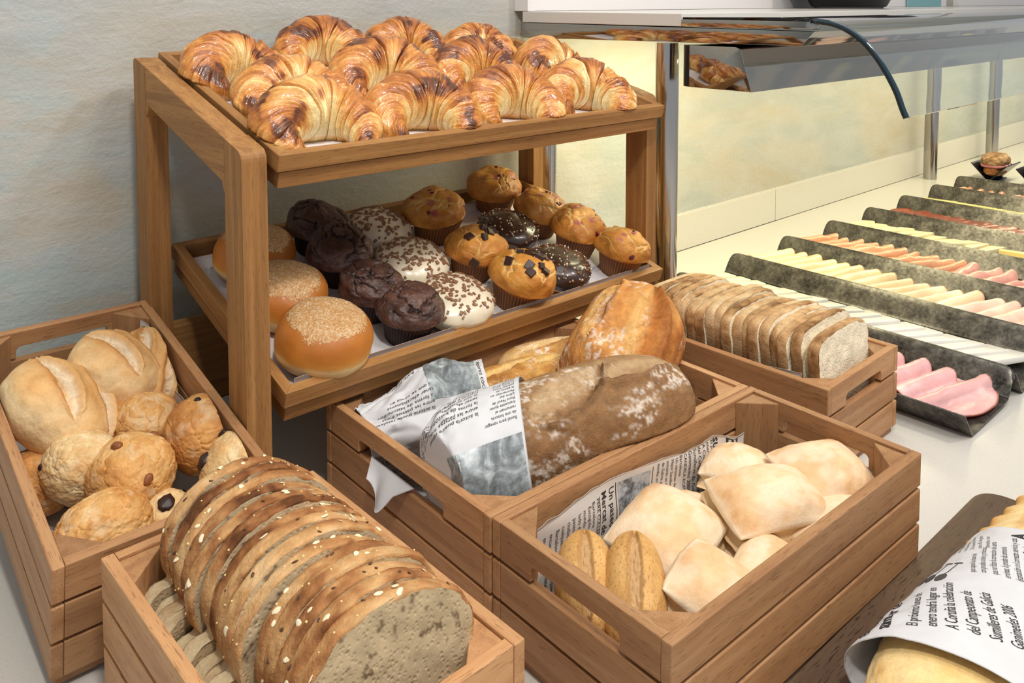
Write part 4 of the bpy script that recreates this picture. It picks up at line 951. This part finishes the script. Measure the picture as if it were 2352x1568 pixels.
for i, (x, y, z, rz) in enumerate(((-.15, .26, .0145, .15), (-.115, .245, .0145, .10), (-.128, .262, .0290, .22))):
    slab('yellow_cheese_wedge', inT(4, x, y, z, rz+PI/2), [(-.075, -.015), (.075, -.008), (.075, .010), (-.075, .014)], .014, '#eed98c', CHEESE, 'long pale yellow cheese wedge, '+('leftmost of three', 'rightmost of three', 'lying on top of two')[i], 'cheese wedge', 'yellow cheese wedges beside the brie', .002)
for i in range(26):
    y = .16+i*.0235; sal = i < 6
    sheet('chorizo_slice', 260+i, inT(5, -.125+rs.uniform(-.022, .022), y, .022+(i % 3)*.002, -.1+rs.uniform(-.3, .3), .22+rs.uniform(-.06, .06), .02), .056, .030, .09, .0018, '#84331c' if not sal else '#98544c', '#5a2212', MEAT,
          ('dark red chorizo slice, ' if not sal else 'marbled salami slice, ')+PLACE[i]+' in its trough', 'sausage slice', 'chorizo slices in the sixth trough', .003, '#a8552f', n=14)
for i in range(20):
    y = .13+i*.0335
    slab('yellow_cheese_slice', inT(6, -.125+rs.uniform(-.004, .004), y, .0215, rs.uniform(-.06, .06)-.15, -.07, .05), [(-.056, -.046), (.056, -.046), (.056, .046), (-.056, .046)], .0042, '#ecdc96', CHEESE, 'thin yellow cheese slice, '+PLACE[i]+' in its trough', 'cheese slice', 'yellow cheese slices in the seventh trough', .0008, .001)
for i in range(14):
    y = .22+i*.042
    sheet('folded_ham_slice', 460+i, inT(7, -.125+rs.uniform(-.012, .012), y, .013, rs.uniform(-.6, .4), 0, 0), .062, .046, .012, .0016, '#c9876a', '#a8603f', MEAT, 'brown folded ham slice, '+PLACE[i]+' in its trough', 'ham slice', 'folded ham slices in the farthest trough', .009, '#e0b090', n=16)
for i, (x, y, ll, l2) in enumerate(((3.33, .845, 'black V-shaped holder carrying the left sandwich', 'dark-crusted ham sandwich on the left, farther from the frame edge'), (3.31, .665, 'black V-shaped holder carrying the right sandwich', 'dark-crusted ham sandwich on the right, cut by the frame edge'))):
    o = MB().prism([(0, 0.004), (.07, .076), (.067, .079), (0, .0075), (-.067, .079), (-.07, .076)], -.085, .085, 'X', .0005).build('sandwich_holder', BLACKM, None, T(x, y, 0)); tag(o, ll, 'holder')
    MB().box((-.08, -.02, 0), (.08, .02, .0045), .001).build('holder_foot', BLACKM, o)
    s = empty('sandwich', T(x, y, .029, .1), l2, 'sandwich', 'sandwiches at the far right')
    for nm_, z0, sz, sd in (('bottom_bun', 0, .026, 5), ('top_bun', .038, .030, 6)):
        V, D, F = blob(36, .088, .052 if z0 else .040, sz, 2.4, .35); n1 = fbm(D*4+i, sd, 4); V *= (1+.04*n1)[:, None]; V[:, 2] += z0
        c = ramp(.5+.6*n1, [(0, '#cfa06a'), (.5, '#9a6236'), (1, '#5e3519')] if not z0 else [(0, '#c5ab88'), (.5, '#94704c'), (1, '#5c3d26')]); put(nm_, mesh(nm_, V, F, RUST, col=c), s)
    V, D, F = blob(20, .085, .052, .010, 3, .1); V[:, 2] += .031; V[:, 1] *= (1+.06*np.sin(D[:, 0]*14)); put('ham_filling', mesh('ham_filling', V, F, MEAT, col=np.tile(lin('#b56f72'), (len(V), 1))), s)
# ------------------------------------------------------------------ printed papers
def papermat(name, c):
    m = NT(name); o_ = m.obj(); f = m.noise(o_, 30, 5, .6)
    m.set(Base_Color=m.mix(m.ramp(f, [(.3, .25), (.7, 0.)]), c, '#b9b3ad'), Roughness=.7, Specular_IOR_Level=.25, Normal=m.bump(f, .2, .001)); return m.m
NEWS = papermat('newsprint_paper', '#d9d2cc'); NEWSW = papermat('white_newsprint', '#d3d4d6'); WAX = papermat('wax_paper', '#e6e2e4')
INK = simple('printing_ink', '#4a4644', .7); INKP = simple('violet_ink', '#a7a3b6', .7); INKD = simple('dark_ink', '#2f2c2c', .7)
m = NT('printed_photo'); g = m.attr('gv').outputs['Vector']; f = m.noise(g, 12, 5, .7, .6); f2 = m.n('TexVoronoi', {'Vector': g, 'Scale': 55.}).outputs['Distance']
m.set(Base_Color=m.ramp(m.math('ADD', m.math('MULTIPLY', f, .95), m.math('MULTIPLY', f2, .12)), [(.36, '#3c3c3e'), (.5, '#78797c'), (.62, '#b9bdc0')]), Roughness=.6); PHOTO = m.m
m = NT('printed_photo_light'); g = m.attr('gv').outputs['Vector']; f = m.noise(g, 7, 5, .62, .9); f2 = m.noise(g, 40, 3, .6)
m.set(Base_Color=m.ramp(m.math('ADD', m.math('MULTIPLY', f, .8), m.math('MULTIPLY', f2, .2)), [(.34, '#4c5252'), (.46, '#80888a'), (.56, '#b4bdc0'), (.68, '#dde2e4')]), Roughness=.6); PHOTOL = m.m
_tx = {}
def text2d(s, size, shear=0., offset=0.):
    k = (s, size, shear, offset)
    if k in _tx: return _tx[k]
    c = bpy.data.curves.new('t', 'FONT'); c.body = s; c.size = size; c.shear = shear; c.resolution_u = 2; c.offset = offset
    o = bpy.data.objects.new('t', c); me = bpy.data.meshes.new_from_object(o); V = np.array([v.co[:] for v in me.vertices]) if len(me.vertices) else np.zeros((0, 3)); F = [list(p.vertices) for p in me.polygons]
    bpy.data.objects.remove(o); bpy.data.curves.remove(c); bpy.data.meshes.remove(me); _tx[k] = (V, F); return V, F
class Sheet:
    """a paper sheet given by f(U,V)->xyz; text() and rect() lay ink on it"""
    def __init__(s, f, u, v, nu, nv, mat, name, parent=None, mat4=None, ragged=0., th=.0006, seed=1):
        s.f = f = (lambda U, V_, f0=f: squash(f0(U, V_), mat4, *BOX['C'][:6], k=.002)) if parent == 'C' else f; parent = None; uu = np.linspace(u[0], u[1], nu); vv = np.linspace(v[0], v[1], nv); U, V_ = np.meshgrid(uu, vv, indexing='ij'); U = U.ravel().copy(); V_ = V_.ravel().copy()
        if ragged:
            e = (V_ > v[1]-1e-9); V_[e] += ragged*fbm(np.stack([U[e]*30, 0*U[e], 0*U[e]+seed], 1), seed, 3)
        P_ = f(U, V_); N_ = s.nrm(U, V_); n = len(P_); V = np.concatenate([P_, P_-N_*th]); G = grid(nu, nv); F = np.concatenate([G, G[:, ::-1]+n])
        idx = np.arange(n).reshape(nu, nv); rim = np.concatenate([idx[0, :], idx[1:, -1], idx[-1, -2::-1], idx[-2:0:-1, 0]]); r2_ = np.roll(rim, -1); F = np.concatenate([F, np.stack([rim, rim+n, r2_+n, r2_], 1)])
        s.o = put(name, mesh(name, V, F, mat), parent, mat4); s.mb = {}; s.th = th
    def nrm(s, U, V_):
        e = 1e-4; a = s.f(U+e, V_)-s.f(U-e, V_); b = s.f(U, V_+e)-s.f(U, V_-e); n = np.cross(a, b); return n/(np.linalg.norm(n, axis=1)[:, None]+1e-12)
    def lay(s, P2, F, mat, off=.0004, g=None):
        U = P2[:, 0]; V_ = P2[:, 1]; s.mb.setdefault(mat.name, (MB(), mat))[0].add(s.f(U, V_)+s.nrm(U, V_)*off, F, g)
    def text(s, txt, u, v, size, rot=0., mat=None, off=.0004, flip=1, ky=1., kx=1., sx=1., shear=0., bold=0., eu=(1, 0), ev=(0, 1)):
        """eu, ev: sheet directions of the reading axis and of the glyph's up axis"""
        V, F = text2d(txt, size, shear, bold)
        if len(V) == 0: return
        c, d = math.cos(rot), math.sin(rot); x = V[:, 0]*sx; y = V[:, 1]; x, y = c*x-d*y, d*x+c*y
        s.lay(np.stack([u+x*eu[0]+y*ev[0], v+x*eu[1]+y*ev[1]], 1), F, mat or INKD, off)
    def block(s, lines, u, v, size, lead=1.2, eu=(1, 0), ev=(0, 1), **k):
        for i, l in enumerate(lines): s.text(l, u-ev[0]*size*lead*i, v-ev[1]*size*lead*i, size, eu=eu, ev=ev, **k)
    def rect(s, u0, v0, u1, v1, mat, n=12, off=.0003, sc=(1, 1)):
        a, b = np.meshgrid(np.linspace(0, 1, n), np.linspace(0, 1, n), indexing='ij'); a = a.ravel(); b = b.ravel()
        s.lay(np.stack([u0+(u1-u0)*a, v0+(v1-v0)*b], 1), grid(n, n), mat, off, np.stack([(u1-u0)*a*3*sc[0], (v1-v0)*b*3*sc[1], 0*a], 1))
    def done(s):
        for k, (mb, mt) in s.mb.items():
            mb.build('printed_picture' if 'photo' in k else 'printed_text', mt, s.o)
        return s.o
def paper_tag(sh, lab, cat='paper'): return tag(sh.done(), lab, cat)
# printed liners of the two oak trays
for k, (O, tau, L) in enumerate(((O1, TAU1, L1), (O2, TAU2, L2))):
    def f(U, V_, L=L, k=k):
        z = .0006*fbm(np.stack([U*9, V_*9, 0*U+k], 1), 4, 2)+.0008; up = np.clip(.024-V_, 0, .05)
        if k == 1: return np.stack([U, np.maximum(V_, .0195), z+up*1.22], 1)
        return np.stack([U, V_, z], 1)
    sh = Sheet(f, (.022, WT-.022), ((.000 if k else .021), L-.022), 90, 60, WAX, 'tray_liner', None, Matrix.Translation(O) @ Matrix.Rotation(tau, 4, 'X') @ T(0, 0, -.0246), th=.0004)
    for i in range(9):
        for j in range(9):
            u = -.01+i*.098+(.045 if j % 2 else 0); v = .035+j*.048
            if u < .03 or u > WT-.11 or v > L-.05: continue
            sh.text('CATALONIA', u, v, .0115, .16, INKP, sx=1.15); sh.text('HOTELS & RESORTS', u+.008, v-.006, .0042, .16, INKP, sx=1.5)
    paper_tag(sh, ('white printed paper lining the croissant tray', 'white printed paper lining the muffin tray, edge turned up in front')[k], 'paper liner')
BODY = ['Escogido el mejor mercado del', 'mundo en el año 2005. Situado al', 'lado del centro de las Ramblas, el', 'paseo más popular y turístico de la', 'ciudad. Puede incluir la Boqueria en', 'cualquiera de sus visitas al centro de', 'Barcelona. Dicen que lo que no se', 'encuentre en la Boqueria no lo', 'encontrarás en ningún otro sitio.']
BODY2 = ['El próximo lunes de', 'enero tendrá lugar en', 'A Coruña la celebración', 'del Campeonato de', 'Sumilleres de Galicia', 'Ganimedes 2006']
BODY3 = ['que supera las fases del', 'con pruebas orales y prácticas', 'que no faltan la corrección de carta', 'errónea, la prueba de armonía', 'decantación o el correcto servicio y cata', 'de un cava. Estas pruebas: Cata de', 'acompañadas, además de', 'aguardientes de Galicia y cata;', 'un premio especial a la mejor', 'cata de vino de Jerez y especial del', 'premio y otra de un mejor', 'Ribeiro, también con galardón.']
BODY4 = ['fluvial para navegar', 'de una historia', 'remontan el', 'francesas quien', 'Pont Neuf de', 'Libre del', 'Parmentier en', 'la gente de', 'patatas fritas', 'el Sena, pero', 'leyenda en la', 'más del']
BODY5 = ['la autoría puede resolver', 'entre las patatas fritas', 'la forma de bastoncillos', 'tener efectivamente', 'la que se comía en', 'formas y maneras', 'trataron patatas', 'al modo previo']
# newspaper standing against the back wall of the ciabatta crate; its print reads top to bottom
def fE(U, V_):
    W_ = V_*(.120+.016*np.sin(U*9+.4)+.045*U)/.135
    y = .2465-.004*np.sin(U*22)-.022*sst(.045, 0, W_)-.0015*np.sin(W_*90+U*30)
    k = sst(.395, .45, U); return np.stack([U-k*.004, y-k*.03*np.sin(k*2.2), W_], 1)
D_ = dict(eu=(0, -1), ev=(1, 0))
sh = Sheet(fE, (.040, .455), (.012, .135), 120, 40, NEWS, 'newspaper_sheet', None, E_M, .004, seed=3)
def down(shh, lines, u, v, size, lead=1.18, **k): shh.block(lines, u, v, size, lead, **D_, **k)
down(sh, BODY, .140, .118, .0085, sx=.9)
down(sh, ['PERE CULLERA', 'Barcelona'], .158, .120, .008)
sh.rect(.1640, .055, .1647, .121, INKD); sh.rect(.197, .03, .1985, .126, INKD)
down(sh, ['Un paseo por el', 'Mercat de la Boqueria'], .184, .124, .0140, 1.1, bold=.0002, sx=.95)
sh.rect(.202, .035, .264, .124, PHOTO, 16)
sh.rect(.268, .02, .2692, .128, INKD); down(sh, ['Un certamen de', 'Mejor Sumiller de', 'actuarán en las', 'de Galicia para', 'tiendas en vino'], .312, .130, .0075, sx=.9)
down(sh, ['CANDELA ROMANÍ', 'Barcelona'], .330, .132, .008)
down(sh, BODY2, .395, .134, .0105, 1.05, shear=.15, sx=.9)
down(sh, ['En busca del', 'sumiller de'], .422, .135, .020, 1.0, bold=.0004)
paper_tag(sh, 'newspaper sheet with headline and market photo lining the ciabatta crate', 'newspaper')
def flat_liner(M4, w, d, seed, lab, photo=True):
    f = lambda U, V_: np.stack([U, V_, .0145+.006*np.abs(fbm(np.stack([U*14, V_*14, 0*U+seed], 1), seed, 3))+.03*sst(.03, 0, np.minimum(np.minimum(U-.016, w-.016-U), np.minimum(V_-.016, d-.016-V_)))], 1)
    sh = Sheet(f, (.0165, w-.0165), (.0165, d-.0165), 60, 60, NEWSW, 'newspaper_sheet', None, M4, seed=seed)
    for j in range(int(d/.09)): sh.block(BODY[:7], .05, d-.03-j*.09, .008)
    if photo: sh.rect(w*.55, d*.2, w*.85, d*.4, PHOTO, 14)
    paper_tag(sh, lab, 'newspaper'); return sh
flat_liner(A_M, .262, .53, 5, 'crumpled newspaper under the round rolls in the tilted crate')
flat_liner(E_M, .53, .2675, 9, 'white newspaper on the floor of the ciabatta crate')
flat_liner(C_M, .53, .3985, 19, 'newspaper spread under the long loaves')
# tilted crate: upright sheet along the right wall, seen from the left; the normal is turned inward
def fA(U, V_):
    hgt = .100+.035*sst(.30, .50, U)-.022*sst(.22, .05, U)+.006*np.sin(U*31)
    return np.stack([.2455-.004*np.sin(U*26)-.012*sst(.46, .505, U)-.02*sst(.05, 0, V_), .004+U, .014+V_*hgt/.13], 1)
sh = Sheet(fA, (.060, .500), (0, .13), 110, 30, NEWS, 'newspaper_sheet', None, A_M, .004, seed=7, th=-.0006)
UP = dict(eu=(0, 1), ev=(1, 0), off=-.0004)
sh.block(['15/01/2006'], .465, .066, .012, **UP); sh.block(['de la dehesa', 'se preludia', 'de coñac', 'un relleno', 'largos en el', 'norte de la', 'Loir. Ann', 'al medio d'], .33, .068, .010, 1.15, **UP)
sh.rect(.37, .07, .44, .108, PHOTO, 12, -.0004)
paper_tag(sh, 'newspaper sheet with a date standing along the tilted crate wall', 'newspaper')
def fD(U, V_): return np.stack([.0160+.003*np.sin(U*30)+.012*sst(.03, 0, V_), U, .014+V_*(.155/.13)*(1-.10*np.abs(np.sin(U*7)))], 1)
sh = Sheet(fD, (.055, .38), (0, .13), 70, 24, NEWS, 'newspaper_sheet', None, D_M, .003, seed=8)
for i, (l, sz) in enumerate((('Un paseo', .016), ('Mercat', .014), ('PERE', .008), ('Barcelona', .008), ('Escogido', .007), ('mundo', .007), ('lado', .007), ('paseo', .007), ('ciudad', .007))):
    sh.text(l, .175-i*.0135, .126, sz, eu=(0, -1), ev=(1, 0))
sh.rect(.20, .05, .28, .12, PHOTO, 8)
paper_tag(sh, 'newspaper lining the left wall of the white bread crate', 'newspaper')
# paper around the rye loaf; V is the angle round the loaf (0 = top, positive towards the camera)
def fR(U, V_):
    t = U; rr = .010+.0805*np.sqrt(np.clip(1-(t/.168)**4, 0, 1))+.006*np.abs(fbm(np.stack([t*40, V_*3, 0*t+5], 1), 13, 2))*sst(.08, .12, t)*2+.0016*fbm(np.stack([t*30, V_*3, 0*t], 1), 3, 3)
    x = -.053-t-.055*np.sin(V_*.8+.4)*(1-t*1.5)
    return np.stack([x, -np.sin(V_)*rr, np.cos(V_)*rr], 1)
rw = Sheet(fR, (0, .185), (-1.5, 2.35), 90, 90, NEWSW, 'newspaper_wrap', 'C', RY_M, seed=12)
# outward normal of fR: U runs to -x, V towards -y
WR = dict(eu=(1, 0), ev=(0, 1/.09), off=.0006)
def wrapblock(shh, lines, u, v, size, lead=1.15, **k):
    for i, l in enumerate(lines): shh.text(l, u-.07, v-i*size*lead/.09, size, **{**WR, **k})
wrapblock(rw, BODY4, .078, .55, .0065); wrapblock(rw, BODY4[::-1], .165, -.70, .0085); wrapblock(rw, BODY5[:4], .21, .15, .0062); wrapblock(rw, BODY5, .135, .30, .009)
rw.rect(.004, .80, .135, 2.05, PHOTOL, 26, .0005, (1, .09))
paper_tag(rw, 'newspaper with a food photo wrapped around the rye loaf', 'newspaper')
def fG(U, V_):
    t = U; q = np.stack([t*16, np.cos(V_)*1.6, np.sin(V_)*1.6], 1); c1, c2 = worley(q*.75, 5)
    rr = .052+.010*sst(0, .1, t)-.030*sst(.10, .21, t)+.020*(c2-c1)*sst(0, .06, t)+.006*fbm(q*2, 4, 3)
    return np.stack([-.045-t-.03*np.sin(V_+.5), -np.sin(V_)*rr*1.15, np.maximum(np.cos(V_)*rr*1.1, -.035)], 1)
bg = Sheet(fG, (0, .225), (-2.3, 2.4), 120, 120, NEWSW, 'newspaper_wrap', 'C', BG_M, seed=14); autosmooth(bg.o, 28)
bg.rect(.015, -.75, .105, .80, PHOTOL, 30, .0006, (1, .06)); bg.text('mejores cocinas', .012, -.2, .012, eu=(0, 1/.06), ev=(-1, 0), off=.0006)
wrapblock(bg, BODY4[:6], .19, -.3, .0085); wrapblock(bg, BODY5[:5], .17, .9, .0085)
paper_tag(bg, 'crumpled newspaper twisted around the end of the golden baguette', 'newspaper')
def fS(U, V_):
    k = V_/.058; w = .5+.5*np.cos(U/.135*2*PI); return np.stack([.006-k*.028+.006*np.sin(U*60)*k, .275-U*(.8-.35*k)-.03*k, .116-.010*k-k*k*(.035*(1-w))-.004*np.sin(U*70)*k], 1)
sh = Sheet(fS, (0, .135), (0, .058), 40, 20, NEWSW, 'newspaper_corner', None, C_M, seed=15); paper_tag(sh, 'torn newspaper corner poking out of the crate slot', 'newspaper')
# paper round the stuffed pastry; V is the angle, 0 = towards the wall (+y), pi/2 = top
PM = T(.475, -.166, .0485, -.05)
def fP(U, V_):
    x = U; bulge = 1.07+.05*fbm(np.stack([x*12, V_*1.4, 0*x], 1), 6, 3)+.025*np.abs(fbm(np.stack([x*26, V_*3, 0*x+3], 1), 8, 3))
    return np.stack([x+.030*(1-np.cos(V_))*sst(0, -.2, x), .094*bulge*np.cos(V_), np.maximum(.052*bulge*np.sin(V_), -.0362)], 1)
pw = Sheet(fP, (-.245, .072), (-.55, PI+.35), 110, 110, NEWSW, 'newspaper_wrap', None, PM, seed=16, th=-.0006)
PP = dict(eu=(0, -1/.078), ev=(-1, 0), off=-.0006)   # reads from the near side up and over towards the wall
def pblock(lines, u, v, size, lead=1.15, **k):
    r = -1.24
    for i, l in enumerate(lines): pw.text(l, u+i*size*lead*math.cos(r), v-i*size*lead*math.sin(r)/.078, size, rot=r, **{**PP, **k})
pblock(['En busca del', 'sumiller de'], -.232, .62, .019, 1.05, bold=.0004)
pblock(BODY2, -.215, 1.12, .0132, 1.1, shear=.2, sx=.85)
pblock(['DELA ROMANÍ', 'Barcelona'], -.150, 2.30, .0095, 1.25, shear=.15)
pblock(['candidato del que saldrá elegido el', 'sumiller de Galicia, que a su vez', 'será representante de esta', 'en el Campeonato Nacional', 'José López Zamarra,', 'como profesional en'], -.125, 2.62, .0085, 1.25, shear=.1, sx=.7)
pblock(BODY3, -.062, 1.12, .0088, 1.13, shear=.15, sx=.68)
pblock(['La televisión', 'hay el de', 'atención con', 'aceptan una', 'desde Bélgica. La', 'la de las belgas es', 'Si la crense donde', 'carta. Es de gran', 'pescados, con'], -.012, .12, .0070, 1.25, shear=.1, sx=.8)
pblock(['A'], .048, 1.3, .020, bold=.0006); pblock(['Tomatina'], -.010, 2.9, .014, shear=.2, bold=.0004)
pw.rect(.040, 1.35, .0412, 2.6, INKD, 20, -.0006)
for dv in (0, .17, .34):
    th_ = np.linspace(0, 2*PI, 20, endpoint=False); v0 = .42+dv
    pw.lay(np.stack([-.085+.011*np.cos(th_), v0+.075*np.sin(th_)], 1), [list(range(20))], INK, -.0006)
    pw.rect(-.075, v0-.008, -.040, v0+.008, INK, 8, -.0006); pw.rect(-.040, v0-.07, -.037, v0+.07, INK, 5, -.0006)
paper_tag(pw, 'newspaper with wine article wrapped around the pastry on the board', 'newspaper')
